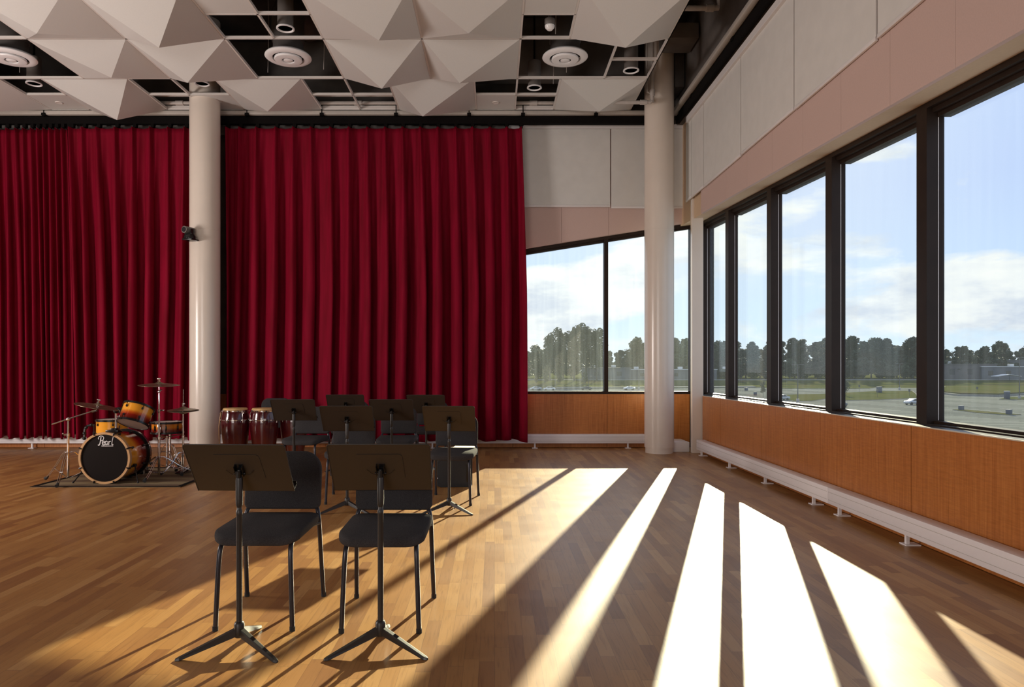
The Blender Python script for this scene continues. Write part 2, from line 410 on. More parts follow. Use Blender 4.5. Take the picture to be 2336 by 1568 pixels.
# ---- right wall
wr = thing('wall_right', 'right wall of pink panels above a band of windows and wood wainscot', 'wall', kind='structure')
def slab_right(x0, x1, y0, y1, z1, off0=0, off1=0):
    h = head_right
    return MB().hexa([(x0,y0,h(y0)+off0),(x1,y0,h(y0)+off1),(x1,y1,h(y1)+off1),(x0,y1,h(y1)+off0),(x0,y0,z1),(x1,y0,z1),(x1,y1,z1),(x0,y1,z1)])
ys = [-5.2+.0, -4.1, -3.34, -2.58, -1.82, -1.06, -.3, .48, 1.24, 2.0, 2.77, 3.53, 4.60-.31+.01, 4.62, 5.39, 6.14, 6.91, 7.67, 8.43, 9.19, 9.95, 10.32]
ys = [-5.2, -4.52, -3.0, -1.48, .05, .81, 1.57, 2.33, 3.09, 3.86, 4.62, 5.385, 6.145, 6.905, 7.67, 8.43, 9.19, 10.32]
for a, b in zip(ys[:-1], ys[1:]):
    slab_right(2.99, 3.03, a+.0012, b-.0012, 5.1).build('acoustic_panel', 'pink_panel', wr, smooth=False)
mb = slab_right(3.031, 3.52, -5.2, 11.6, 6.6, .0065, .055); mb.build('upper_wall_core', 'tan_soffit', wr, smooth=False)
MB().box(2.93, 3.03, -5.2, 11.55, 5.20, 6.6).build('upper_wall_face', 'plenum_wall', wr, smooth=False)
MB().box(3.221, 3.52, 11.42, 11.8, .86, 6.6).build('corner_pier', 'frame_bronze', wr, smooth=False)
mb = MB().box(3.19, 3.52, -5.2, 11.6, 0, .86); mb.build('lower_wall_core', 'plenum_wall', wr, smooth=False)
ys = [-5.2, -3.58, -2.06, -.54, .98, 2.50, 4.02, 5.385, 6.89, 8.39, 10.0, 10.79]
ys = [-5.2, -3.73, -2.21, -.69, .83, 2.35, 3.865, 5.385, 6.89, 8.41, 9.93, 10.79]
for a, b in zip(ys[:-1], ys[1:]):
    MB().box(3.15, 3.19, a+.003, b-.003, .005, .868).build('wood_panel', 'wall_veneer', wr, smooth=False)
# other walls (behind / left of the camera)
wl = MB(); wl.box(-9.7, -9.5, -5.2, 11.8, 0, 6.6)
tag(wl.build('wall_left', 'screen_wall', smooth=False), 'plain left side wall of the hall', 'wall', kind='structure')
tag(MB().box(-9.7, 3.6, -5.4, -5.2, 0, 6.6).build('wall_front', 'screen_wall', smooth=False), 'plain wall behind the camera', 'wall', kind='structure')

# ---- corner post and columns
tag(MB().box(3.0, 3.17, 10.81, 10.90, 0, 5.2).build('trim_1', 'column_paint', smooth=False, bevel=.004), 'square beige corner post between the back and right windows', 'post', kind='structure')
tag(MB().box(2.72, 3.0, 10.95, 11.45, 0, .155).build('trim_2', 'heater_white', bevel=.01), 'low white pipe cover box between the right column and corner post', 'pipe cover', kind='structure')
def column(x, y, label):
    t = thing('column', label, 'column', (x, y, 0), kind='structure')
    MB().lathe([(.222, .085), (.222, 3.392), (.2200, 3.3924), (.2200, 3.3956), (.222, 3.396), (.222, 6.6)], 64).build('shaft', 'column_paint', t)
    MB().lathe([(.209, 0), (.209, .085), (.2, .088)], 64).build('base_ring', 'column_paint', t)
    return t
column(2.52, 10.9, 'right round beige column in front of the back window')
column(-4.43, 10.9, 'left round beige column with the black camera on it')

# ---- windows
def window_back(n, x0, x1, label):
    t = thing('window_%d' % n, label, 'window', kind='structure')
    f = MB(); y0, y1 = 11.60, 11.72; hb = head_back
    for a, b in ((x0, x0+.033), (x1-.033, x1)):
        f.hexa([(a,y0,.868),(b,y0,.868),(b,y1,.868),(a,y1,.868),(a,y0,hb(a)),(b,y0,hb(b)),(b,y1,hb(b)),(a,y1,hb(a))])
    a, b = x0+.033, x1-.033
    f.hexa([(a,y0,hb(a)-.05),(b,y0,hb(b)-.05),(b,y1,hb(b)-.05),(a,y1,hb(a)-.05),(a,y0,hb(a)),(b,y0,hb(b)),(b,y1,hb(b)),(a,y1,hb(a))])
    f.hexa([(a,y0+.05,hb(a)-.085),(b,y0+.05,hb(b)-.085),(b,y1,hb(b)-.085),(a,y1,hb(a)-.085),(a,y0+.05,hb(a)-.05),(b,y0+.05,hb(b)-.05),(b,y1,hb(b)-.05),(a,y1,hb(a)-.05)])
    f.box(a, b, y0, y1, .868, .912)
    f.build('window_frame', 'frame_bronze', t, smooth=False)
    MB().hexa([(a,11.69,.912),(b,11.69,.912),(b,11.70,.912),(a,11.70,.912),(a,11.69,hb(a)-.085),(b,11.69,hb(b)-.085),(b,11.70,hb(b)-.085),(a,11.70,hb(a)-.085)]).build('pane', 'window_glass', t, smooth=False)
window_back(1, -.1, 1.82, 'back wall window pane beside the red curtain')
window_back(2, 1.82, 3.22, 'back wall window pane behind the right round column')
XF, XG = 3.285, 3.41
mull = [11.35, 10.07, 8.53, 7.005, 5.48, 3.955, 2.43, .905, -.62, -2.145, -3.67]
names = ['narrow corner window at the far end of the right wall', 'second window from the corner on the right wall', 'third window from the corner on the right wall',
         'fourth window from the corner on the right wall', 'nearest and tallest looking window on the right wall, cut by the frame']
for i in range(len(mull)-1):
    y1, y0 = mull[i], mull[i+1]
    t = thing('window_%d' % (i+3), names[i] if i < 5 else 'window in the right wall beside the camera, number %s from the corner' % ('sixth seventh eighth ninth tenth'.split()[i-5]), 'window', kind='structure')
    h = lambda y: head_right(y)+.05
    m_ = MB()
    for yc in ((y1,) if i else ()):
        pass
    yb, ya = y1-.065, y0+.065
    f = MB()
    def ph(x0, x1, ya, yb, za, zb):       # piece with a head that follows the slope (za, zb offsets below the head)
        f.hexa([(x0,ya,h(ya)-za),(x1,ya,h(ya)-za),(x1,yb,h(yb)-za),(x0,yb,h(yb)-za),(x0,ya,h(ya)-zb),(x1,ya,h(ya)-zb),(x1,yb,h(yb)-zb),(x0,yb,h(yb)-zb)])
    ph(XF, XG+.06, ya, yb, .06, .0)
    ph(XF+.045, XG+.06, ya, yb, .095, .06)
    ph(XF+.085, XG+.06, ya, yb, .128, .095)
    f.box(XF, XG+.02, ya, yb, .868, .885); f.box(XF+.055, XG+.02, ya, yb, .885, .905)
    f.build('window_frame', 'frame_bronze', t, smooth=False)
    MB().hexa([(XG,ya,.905),(XG+.012,ya,.905),(XG+.012,yb,.905),(XG,yb,.905),(XG,ya,h(ya)-.128),(XG+.012,ya,h(ya)-.128),(XG+.012,yb,h(yb)-.128),(XG,yb,h(yb)-.128)]).build('pane', 'window_glass', t, smooth=False)
    def post(yc, wd=.065):
        f = MB(); a, b = yc-wd, yc+wd
        f.hexa([(XF,a,.868),(XG+.01,a,.868),(XG+.01,b,.868),(XF,b,.868),(XF,a,h(a)+.01),(XG+.01,a,h(a)+.01),(XG+.01,b,h(b)+.01),(XF,b,h(b)+.01)])
        f.build('mullion', 'frame_bronze', t, smooth=False)
        MB().box(XF+.088, XF+.092, a-.0015, a, .91, h(a)-.13).build('glazing_bead', 'heater_white', t, smooth=False)
    post(y0)
    if i == 0: post(y1, .06)
# sills
tl_ = MB().box(3.166, XF+.004, -5.2, 11.5, .868, .874).build('trim_3', 'sill_metal', smooth=False)
tag(tl_, 'dark metal sill capping the wood wainscot under the right windows', 'sill', kind='structure')
MB().box(3.152, 3.166, -5.2, 10.79, .868, .876).build('sunlit_sill_edge', 'sill_sunlit', tl_, smooth=False)  # thin pale strip, painted sunlight on the front of the dark sill

# ---- roller shades
def shade(x0, y0, x1, y1, z0, z1, label, along):
    t = thing('roller_shade', label, 'roller shade', group='raised roller shades above the pink panels')
    if along == 'x':
        MB().box(x0, x1, y0, y0+.012, z0+.03, z1).build('shade_cloth', 'shade_fabric', t, smooth=False)
        MB().box(x0, x1, y0-.006, y0+.018, z0, z0+.035).build('hem_bar', 'shade_bar', t, bevel=.004)
    else:
        MB().box(x0, x0+.012, y0, y1, z0+.03, z1).build('shade_cloth', 'shade_fabric', t, smooth=False)
        MB().box(x0-.006, x0+.018, y0, y1, z0, z0+.035).build('hem_bar', 'shade_bar', t, bevel=.004)
shade(.2, 11.47, 1.862, 0, 3.885, 5.14, 'light roller shade on the back wall just right of the red curtain', 'x')
shade(1.88, 11.47, 3.085, 0, 3.865, 5.14, 'light roller shade on the back wall behind the right column', 'x')
yy = [10.72, 10.10, 8.60, 7.08, 5.55, 4.02, 2.5, .98, -.54]
yy = [10.72, 10.10, 8.575, 7.05, 5.525, 4.0, 2.475, .95]
lab = ['narrow light roller shade nearest the corner on the right wall', 'second roller shade from the corner on the right wall', 'third roller shade from the corner on the right wall, above the second mullion',
       'fourth roller shade from the corner, wide pale one on right wall', 'fifth roller shade from the corner, at the top right of the picture', 'roller shade on the right wall beside the camera', 'roller shade on the right wall behind the camera']
shade(2.965, 10.735, 0, 11.03, 3.86, 5.06, 'slim strip of roller shade right in the corner behind the post', 'y')
for i in range(5):
    shade(2.965, yy[i+1]+.013, 0, yy[i]-(.013 if i else .005), 3.857-(.006 if i % 2 else 0), 5.06, lab[i], 'y')
tag(MB().box(2.925, 2.98, -5.0, 10.9, 5.04, 5.13).build('trim_4', 'shade_bar', smooth=False, bevel=.004), 'long white head box above the right wall roller shades', 'shade box', kind='structure')

# ---- heaters
def heater(name_label, x0, x1, y0, y1, feet, along, joints=()):
    t = thing('baseboard_heater', name_label, 'heater', group='white baseboard heaters')
    if along == 'x':
        m_ = MB().box(x0, x1, y0, y1, .08, .226)
        m_.build('cover', 'heater_white', t, bevel=.004)
        for z in (.115, .185): MB().box(x0+.01, x1-.01, y0-.0015, y0+.001, z, z+.003).build('groove', 'pipe_paint', t, smooth=False)
        for x in feet:
            MB().box(x-.012, x+.012, y0+.03, y0+.055, .006, .085).box(x-.045, x+.045, y0+.0, y0+.08, 0, .008).build('foot', 'heater_white', t, smooth=False)
    else:
        MB().box(x0, x1, y0, y1, .08, .226).build('cover', 'heater_white', t, bevel=.004)
        for z in (.115, .185): MB().box(x0-.0015, x0+.001, y0+.01, y1-.01, z, z+.003).build('groove', 'pipe_paint', t, smooth=False)
        for y in feet:
            MB().box(x0+.03, x0+.055, y-.012, y+.012, .006, .085).box(x0+.01, x0+.12, y-.045, y+.045, 0, .008).build('foot', 'heater_white', t, smooth=False)
heater('long white baseboard heater under the back window and curtain', -9.4, 2.42, 11.44, 11.55, [-8.6, -7.45, -6.2, -4.9, -3.6, -2.3, -1.0, .65, 2.15], 'x')
heater('white baseboard heater on right wall, far length by the corner', 3.01, 3.13, 6.44, 10.62, [10.5, 9.25, 8.03, 6.81], 'y')
heater('white baseboard heater on right wall, near length running past the camera', 3.01, 3.13, -4.5, 6.435, [6.30, 5.27, 4.0, 2.7, 1.4], 'y')

# ---- ceiling grid
W = 1.22; X0 = .323
def gx(i): return X0 + i*W/2          # half-module lines
YR = [11.25-.61*j for j in range(20)]
g = MB()
def bx_y(x, y0, y1): g.box(x-.012, x+.012, y0, y1, ZC, ZC+.035)
def bx_x(y, x0, x1): g.box(x0, x1, y-.012, y+.012, ZC, ZC+.035)
XL, XR, YN, YF = gx(-14), gx(3), YR[12], YR[0]
for y in YR[0:13:2]: bx_x(y, XL, XR)
bx_y(XR, YN, YF)
# lines that depend on the row (a row is 1.22 m deep)
rowC = [-14, -12, -11, -9, -8, -7, -5, -4, -3, -1, 0, 1]
rowA = [-14, -12, -10, -8, -6, -4, -2, 0, 2]
rowB = [-14, -12, -10, -8, -6, -5, -4, -2, 0, 1]
for i in rowC: bx_y(gx(i), YR[2], YR[0])
for i in rowA: bx_y(gx(i), YR[4], YR[2])
for i in rowB: bx_y(gx(i), YR[6], YR[4])
for i in range(-14, 3, 2): bx_y(gx(i), YN, YR[6])
for a, b in ((-12, -11), (-9, -7), (-5, -3), (-1, 1)): bx_x(YR[1], gx(a), gx(b))
bx_x(YR[3], gx(2), gx(3)); bx_x(YR[5], gx(-6), gx(-4)); bx_x(YR[5], gx(0), gx(1))
g.box(XL, XR, YF, YF+.012, ZC, ZC+.07); g.box(XR, XR+.012, YN, YF, ZC, ZC+.07)
tag(g.build('ceiling_grid', 'grid_white', smooth=False), 'thin white metal tee grid holding the ceiling panels', 'ceiling grid', kind='structure')
def pyramid(i0, i1, r0, r1, ax, ay, d, label):
    x0, x1, y1, y0 = gx(i0)+.013, gx(i1)-.013, YR[r0]-.013, YR[r1]+.013
    m_ = MB(); z = ZC-.001
    m_.add([(x0,y0,z),(x1,y0,z),(x1,y1,z),(x0,y1,z),(ax,ay,ZC-d),((x0+x1)/2,(y0+y1)/2,ZC+.03)],
           [(0,1,4),(1,2,4),(2,3,4),(3,0,4),(1,0,5),(2,1,5),(3,2,5),(0,3,5)])
    o = m_.build('pyramid_panel', 'tile_white', smooth=False)
    tag(o, label, 'ceiling panel', group='faceted pyramid ceiling panels')
def flat(i0, i1, r0, r1, label, ring=False):
    x0, x1, y1, y0 = gx(i0)+.013, gx(i1)-.013, YR[r0]-.013, YR[r1]+.013
    o = MB().box(x0, x1, y0, y1, ZC+.004, ZC+.02).build('flat_panel', 'tile_white', smooth=False)
    tag(o, label, 'ceiling panel', group='flat white ceiling panels')
    if ring:
        cx, cy = (x0+x1)/2, (y0+y1)/2
        r = MB().lathe([(.052, 0), (.052, -.008), (.045, -.010), (.03, -.004), (0.0001, -.004)], 24, Matrix.Translation((cx, cy, ZC+.004))).build('sprinkler_cover', 'grid_white')
        tag(r, 'small round cover plate on ' + label, 'cover plate', group='round ceiling cover plates')
# row C (next to the curtain)
cy = 10.64
pyramid(-14, -12, 0, 2, -7.9, cy, .26, 'shallow pyramid ceiling panel at left edge, row nearest the curtain')
flat(-12, -11, 0, 1, 'flat ceiling panel by the leftmost downlight', True)
pyramid(-11, -9, 0, 2, -5.637, cy, .370, 'deep pyramid ceiling panel pointing down over the left curtain')
flat(-8, -7, 0, 1, 'flat ceiling panel above the left column', True)
pyramid(-7, -5, 0, 2, -3.388, cy, .241, 'bright pyramid ceiling panel just right of the left column')
pyramid(-3, -1, 0, 2, -1.07, cy, .315, 'pyramid ceiling panel above the middle of the right curtain')
flat(-1, 0, 0, 1, 'flat ceiling panel near the right end of the curtain', True)
pyramid(1, 3, 0, 2, 1.564, cy, .243, 'pyramid ceiling panel beside the right column, row nearest the curtain')
# row A
cy = 9.42
pyramid(-10, -8, 2, 4, -5.066, cy, .232, 'pyramid ceiling panel just right of the leftmost round diffuser')
pyramid(-8, -6, 2, 4, -4.06, cy, .30, 'pyramid ceiling panel just left of the middle round diffuser')
pyramid(-4, -2, 2, 4, -1.49, cy, .377, 'bright white deep pyramid ceiling panel in the centre of the ceiling')
pyramid(-2, 0, 2, 4, -.46, cy, .305, 'pyramid ceiling panel just left of the right round diffuser')
# row B
cy = 8.2
pyramid(-10, -8, 4, 6, -5.27, cy, .218, 'very shallow pyramid ceiling panel at upper left of the picture')
pyramid(-8, -6, 4, 6, -3.863, cy, .381, 'large pale pyramid ceiling panel at upper left, hanging lowest there')
flat(-6, -5, 5, 6, 'flat ceiling panel at the top edge beside the conduit opening')
pyramid(-4, -2, 4, 6, -1.331, cy, .297, 'pyramid ceiling panel with a dark grey near face at the top')
pyramid(-2, 0, 4, 6, -.301, cy, .217, 'shallow pyramid ceiling panel at top centre of the picture')
flat(0, 1, 5, 6, 'flat ceiling panel at the top edge above the small sensor')
pyramid(1, 3, 4, 6, 1.509, cy, .381, 'large pyramid ceiling panel at the right edge of the grid')
# rows above the camera
q = MB()
for r in (6, 8, 10):
    for i in range(-14, 3, 2): q.box(gx(i)+.013, gx(min(i+2, 3))-.013, YR[r+2]+.013, YR[r]-.013, ZC+.004, ZC+.02)
for r in (2, 4): q.box(gx(-14)+.013, gx(-12)-.013, YR[r+2]+.013, YR[r]-.013, ZC+.004, ZC+.02)
tag(q.build('ceiling', 'tile_white', smooth=False), 'plain white tiled field of the ceiling grid overhead', 'ceiling', kind='structure')

# ---- diffusers and downlights
def diffuser(x, y, label):
    t = thing('air_diffuser', label, 'air diffuser', (x, y, 5.405), group='round white air diffusers')
    MB().lathe([(.298, .012), (.300, 0), (.285, -.012), (.24, -.022), (.206, -.020), (.200, -.004), (.198, .03), (.28, .03)], 56, closed=True).build('outer_ring', 'fixture_white', t)
    MB().lathe([(.180, -.030), (.172, -.040), (.12, -.048), (.082, -.045), (.078, -.030), (.10, -.015), (.178, -.012)], 48, closed=True).build('middle_cone', 'fixture_white', t)
    MB().lathe([(.0001, -.050), (.045, -.047), (.062, -.040), (.058, -.028), (.0001, -.02)], 32).build('centre_cone', 'fixture_white', t)
    for k in range(3):
        a = 2.1*k; MB().tube([(.05*math.cos(a), .05*math.sin(a), -.025), (.21*math.cos(a), .21*math.sin(a), .0)], .004, 6).build('spoke', 'fixture_white', t)
    MB().lathe([(.195, .0), (.195, .25), (.0001, .25)], 32).lathe([(.0001, .0), (.19, .0)], 32).build('neck', 'duct_dark', t)
    d = MB().tube(smooth_path([(0, 0, .2), (0, 0, .5), (.03, .12, .72), (.05, .5, .82), (.05, .9, .83)], 5), .21, 20).build('flexible_duct', 'duct_dark', t)
diffuser(-2.727, 9.42, 'round white air diffuser in the opening over the left column side, middle one')
diffuser(.933, 9.42, 'round white air diffuser near the right column, rightmost of three')
diffuser(-6.39, 9.42, 'round white air diffuser cut by the left edge of the picture')
def downlight(x, y, z, label, stem=True):
    t = thing('downlight', label, 'downlight', (x, y, z), group='cylinder downlights in the ceiling openings')
    MB().lathe([(.094, .0), (.094, .37), (.07, .385), (.0001, .385)], 32).lathe([(.0001, .17), (.088, .17)], 32).build('housing', 'fixture_grey', t)
    MB().lathe([(.108, 0), (.108, -.012), (.094, -.016), (.084, -.004), (.084, .012)], 32, closed=True).build('trim_ring', 'fixture_white', t)
    r = MB(); n = 20
    r.lathe([(.083, 0), (.066, .06), (.05, .11), (.0001, .12)], 20).build('reflector_cone', 'reflector', t, angle=8)
    MB().tube([(0, 0, .38), (0, 0, 6.6-z)], .014, 8).build('stem', 'track_black', t)
downlight(-2.53, 8.62, 5.415, 'small downlight above the middle round diffuser')
downlight(-6.69, 10.35, 5.434, 'downlight below the leftmost diffuser near the left edge')
downlight(-4.25, 10.35, 5.434, 'downlight in the opening above the left column')
downlight(.58, 10.35, 5.375, 'hanging cylinder downlight on a long stem near the right diffuser')
downlight(1.86, 9.7, 5.355, 'cylinder downlight at the right edge of the grid')
t = thing('ceiling_sensor', 'small white dome sensor hanging above the right diffuser', 'sensor', (.66, 8.5, 5.33))
MB().lathe([(.0001, 0), (.03, .004), (.055, .03), (.06, .055), (.0001, .06)], 24).build('dome', 'fixture_white', t)
MB().lathe([(.05, .06), (.062, .08), (.062, .13), (.02, .16), (.012, 1.27)], 16).build('housing', 'fixture_grey', t)
# ---- pipes, conduits and ducts above the grid
def pipe(label, pts, r, mat='pipe_paint', couplings=(), name='pipe', cat='pipe'):
    t = thing(name, label, cat, (0, 0, 0), group='pipes and ducts above the ceiling grid')
    MB().tube(pts, r, 14).build('tube', mat, t)
    for a, b in couplings:
        MB().tube([a, b], r*1.35, 14).build('coupling', mat, t)
    return t
pipe('grey pipe just above the grid edge along the curtain', [(-9.3, 11.18, 5.455), (2.1, 11.18, 5.455)], .028, couplings=[((x, 11.18, 5.455), (x+.12, 11.18, 5.455)) for x in (-5.0, -2.2, -.9, .55)])
pipe('thin conduit above the pipe along the curtain', [(-9.3, 11.0, 5.50), (2.1, 11.0, 5.50)], .014, 'pipe_paint')
pipe('pale pipe ending in an elbow beside the right column', smooth_path([(1.7, 10.56, 5.235), (2.22, 10.56, 5.235), (2.32, 10.56, 5.25), (2.34, 10.56, 5.36), (2.34, 10.56, 6.5)], 5), .028, couplings=[((2.16, 10.56, 5.235), (2.26, 10.56, 5.235)), ((2.34, 10.56, 5.33), (2.34, 10.56, 5.42))])
pipe('thin conduit dropping beside the right column', smooth_path([(2.27, 10.60, 6.5), (2.27, 10.60, 5.5), (2.29, 10.6, 5.40), (2.34, 10.6, 5.38)], 5), .012)
pipe('pale pipe stub with elbow at the top edge, right of the grid', smooth_path([(1.6, 9.3, 6.0), (2.85, 9.3, 6.0), (2.93, 9.3, 6.03), (2.94, 9.3, 6.12), (2.94, 9.3, 6.5)], 5), .035, couplings=[((2.76, 9.3, 6.0), (2.86, 9.3, 6.0))])
pipe('pale pipe crossing the opening at the top beside the downlight', [(-9.3, 8.05, 5.58), (2.1, 8.05, 5.58)], .032, couplings=[((-3.0, 8.05, 5.58), (-2.9, 8.05, 5.58))])
def duct(label, x0, x1, y0, y1, z0, z1, mat='duct_dark'):
    o = MB().box(x0, x1, y0, y1, z0, z1).build('air_duct', mat, bevel=.01); tag(o, label, 'duct', group='pipes and ducts above the ceiling grid')
duct('dark square duct high beside the right column', 2.76, 2.91, 10.9, 11.4, 5.6, 6.3)
duct('grey duct branch above the corner', 2.45, 2.9, 10.1, 10.6, 5.98, 6.2, 'plenum_wall')
duct('long dark duct above the left side of the grid', -8.5, -7.6, 6.5, 11.2, 5.75, 6.4)
duct('long dark duct above the middle of the grid', -1.9, -1.2, 6.5, 11.2, 5.8, 6.4)
duct('wide grey duct above the right diffuser opening', -.9, 2.1, 10.75, 11.1, 5.72, 6.59, 'plenum_wall')
for x, y in ((1.0, 9.9), (.75, 8.75), (.85, 10.3), (-3.15, 9.9), (-2.35, 9.8), (-6.6, 9.9)):
    o = MB().tube(smooth_path([(x, y, 6.6), (x+.01, y, 6.0), (x, y, ZC+.035)], 4), .004, 6).build('hanger_wire', 'pipe_paint')
    tag(o, 'thin hanger wire holding up the ceiling grid', 'wire', group='hanger wires')

# ---- curtain tracks
t = thing('curtain_track', 'black curtain track with cream rail along the back wall', 'curtain track')
MB().box(-9.4, 2.86, 11.28, 11.36, 5.165, 5.275).build('track', 'track_black', t, smooth=False)
MB().box(-9.4, 2.90, 11.22, 11.30, 5.29, 5.355).build('rail', 'cream_rail', t, bevel=.012)
for x in (-7.1, -5.9, -4.6, -3.9, -2.72, -1.55, -.4, .45, 1.6):
    MB().box(x-.03, x+.03, 11.2, 11.29, 5.27, 5.31).tube([(x, 11.22, 5.3), (x, 11.22, 5.45)], .008, 6).build('clamp', 'track_black', t, smooth=False)
t = thing('curtain_track', 'black curtain track with cream rail along the top of the right wall', 'curtain track')
MB().box(2.875, 2.928, -4.8, 11.28, 5.16, 5.275).build('track', 'track_black', t, smooth=False)
MB().box(2.80, 2.875, -4.8, 11.22, 5.29, 5.36).build('rail', 'cream_rail', t, bevel=.012)
for y in (10.4, 8.6, 6.8, 5.0):
    MB().box(2.86, 2.90, y-.04, y+.04, 5.25, 5.30).build('clamp', 'track_black', t, smooth=False)

# ================================================================== CURTAINS
def curtain(label, xs, xs_bot, y0, z0, z1, amp, seed, clips=True):
    """xs / xs_bot: pleat positions at the top and at the hem"""
    rnd = random.Random(seed); t = thing('stage_curtain', label, 'curtain')
    n = len(xs)-1; SPP = 22; NZ = 54
    A = [amp*rnd.uniform(.65, 1.3) for _ in range(n+1)]; Bf = [rnd.uniform(.12, .26) for _ in range(n+1)]
    dr = [rnd.uniform(-.05, .05) for _ in range(n+1)]; ph = [rnd.uniform(0, 6.28) for _ in range(n+1)]
    sub = [rnd.uniform(-.55, .55) for _ in range(n+1)]; SK = [rnd.uniform(.06, .32) for _ in range(n+1)]
    vs = []; NU = n*SPP+1
    for j in range(NZ+1):
        f = j/NZ; z = z0+(z1-z0)*(1-f)           # from the top down
        open_ = min(1, f*1.9)**.85
        for i in range(NU):
            k = min(i//SPP, n-1); s = (i-k*SPP)/SPP
            def lerp(L_): return L_[k]*(1-s)+L_[k+1]*s
            xt = xs[k]+(xs[k+1]-xs[k])*s; xb = xs_bot[k]+(xs_bot[k+1]-xs_bot[k])*s
            P = xs[k+1]-xs[k]
            x = xt*(1-f)+xb*f
            a = lerp(A); b = lerp(Bf)
            # top: a tight pinch at each pleat; lower: deep rounded folds
            pinch = math.exp(-((min(s, 1-s)*P)/.022)**2)*.055 - math.exp(-((min(s, 1-s)*P-.035)/.02)**2)*.015
            fold = a*(math.cos(2*PI*s)*.8 + lerp(sub)*math.sin(4*PI*s)*.5 + .12*math.cos(6*PI*s))
            y = y0 - (pinch*(1-open_) + fold*(.10+.90*open_))
            x += open_*P*lerp(SK)*math.cos(2*PI*s)
            x += open_*b*P*math.sin(4*PI*s)*.45
            x += .018*math.sin(f*2.2+lerp(ph))*f + lerp(dr)*f*.6
            zz = z - (.018*math.sin(lerp(ph)*2)+.006*math.cos(2*PI*s))*f**6
            if j == 0: zz -= .014*math.sin(PI*s)
            vs.append((x, y, zz))
    fs = []
    for j in range(NZ):
        for i in range(NU-1):
            fs.append((j*NU+i, j*NU+i+1, (j+1)*NU+i+1, (j+1)*NU+i))
    o = MB().add(vs, fs).build('cloth', 'red_velvet', t, angle=180)
    md = o.modifiers.new('thick', 'SOLIDIFY'); md.thickness = .006; md.offset = 1
    if clips:
        for x in xs:
            c = MB().box(x-.026, x+.026, 11.285, 11.345, z1+.02, z1+.075).box(x-.006, x+.006, 11.31, 11.33, z1-.005, z1+.04)
            c.box(x-.038, x+.038, 11.30, 11.33, z1+.05, z1+.062)
            c.build('carrier', 'track_black', t, smooth=False)
    return t
Yc = 11.30
xt = []
u_top = [520, 550, 588, 632, 672, 712, 756, 798, 840, 880, 920, 960, 1000, 1040, 1078, 1118, 1156, 1189]
u_bot = [516, 540, 578, 614, 656, 698, 740, 788, 830, 876, 912, 958, 990, 1036, 1072, 1112, 1154, 1190]
cv = lambda L_: [(u-1128)*Yc/FPX for u in L_]
curtain('right red velvet stage curtain, from the left column to the back window', cv(u_top), cv(u_bot), Yc-.05, .15, 5.09, .125, 3)
u_top = [165, 194, 226, 268, 308, 348, 388, 426, 455, 480]
u_bot = [178, 210, 240, 275, 305, 345, 375, 408, 438, 465]
curtain('middle red velvet stage curtain, left of the beige column', cv(u_top), cv(u_bot), Yc-.05, .175, 5.09, .11, 5)
u_top = [-140, -112, -84, -58, -30, -4, 18, 38, 56, 74, 88, 102, 116, 130, 144, 158]
u_bot = [-130, -100, -70, -46, -20, 6, 28, 48, 66, 84, 98, 112, 126, 140, 154, 170]
curtain('bunched red velvet curtain at the left edge of the picture', cv(u_top), cv(u_bot), Yc-.0, .19, 5.09, .075, 8)

# ================================================================== CAMERA ON COLUMN
t = thing('security_camera', 'black pan tilt camera on the left column', 'camera', (-4.50, 10.68, 3.19), math.radians(-15))
MB().box(-.085, .085, -.17, -.005, 0, .025).build('bracket', 'black_hardware', t, bevel=.006)
MB().lathe([(.085, 0), (.088, .03), (.07, .065), (.0001, .07)], 28, Matrix.Translation((0, -.1, .026))).build('base', 'black_hardware', t)
MB().tube([(-.03, -.19, .15), (-.005, -.03, .15)], .052, 24).build('head', 'fixture_grey', t, bevel=0)
MB().tube([(-.033, -.20, .15), (-.03, -.185, .15)], .036, 24).build('lens', 'lens_glass', t)
MB().box(-.062, -.05, -.14, -.07, .08, .17).box(.042, .054, -.14, -.07, .08, .17).build('yoke', 'black_hardware', t, bevel=.003)

# ================================================================== CHAIR
def rounded_slab(w, h, t_, r, bulge=.012, nseg=8):
    """padded rounded rectangle in local xy, thickness t_ in z centred"""
    pts = []
    rt, rb = r if isinstance(r, tuple) else (r, r)
    for sx, sy, a0 in ((1, 1, 0), (-1, 1, 90), (-1, -1, 180), (1, -1, 270)):
        r = rt if sy > 0 else rb; cx, cy = sx*(w/2-r), sy*(h/2-r)
        for k in range(nseg+1):
            a = math.radians(a0+90*k/nseg); pts.append((cx+r*math.cos(a), cy+r*math.sin(a)))
    n = len(pts); vs = []; fs = []
    rings = [(.80, -t_/2-bulge*.6), (.93, -t_/2-bulge*.15), (.985, -t_*.34), (1, -t_*.12), (1, t_*.12), (.985, t_*.34), (.93, t_/2+bulge*.15), (.80, t_/2+bulge*.7)]
    for s, z in rings:
        inset = (1-s)*.12
        for x, y in pts:
            vs.append((x*(1-inset*2/w*.5) if w else x, y*(1-inset*2/h*.5), z))
    for j in range(len(rings)-1):
        for i in range(n): fs.append((j*n+i, j*n+(i+1) % n, (j+1)*n+(i+1) % n, (j+1)*n+i))
    for j, sgn, z in ((0, -1, -t_/2-bulge), (len(rings)-1, 1, t_/2+bulge*1.1)):
        b = len(vs); vs += [(x*.5, y*.5, z) for x, y in pts]; vs.append((0, 0, z+sgn*.001))
        for i in range(n):
            fs.append((j*n+i, j*n+(i+1) % n, b+(i+1) % n, b+i)); fs.append((b+i, b+(i+1) % n, b+n))
    return vs, fs
def xf(vs, m): return [tuple(m @ Vector(v)) for v in vs]
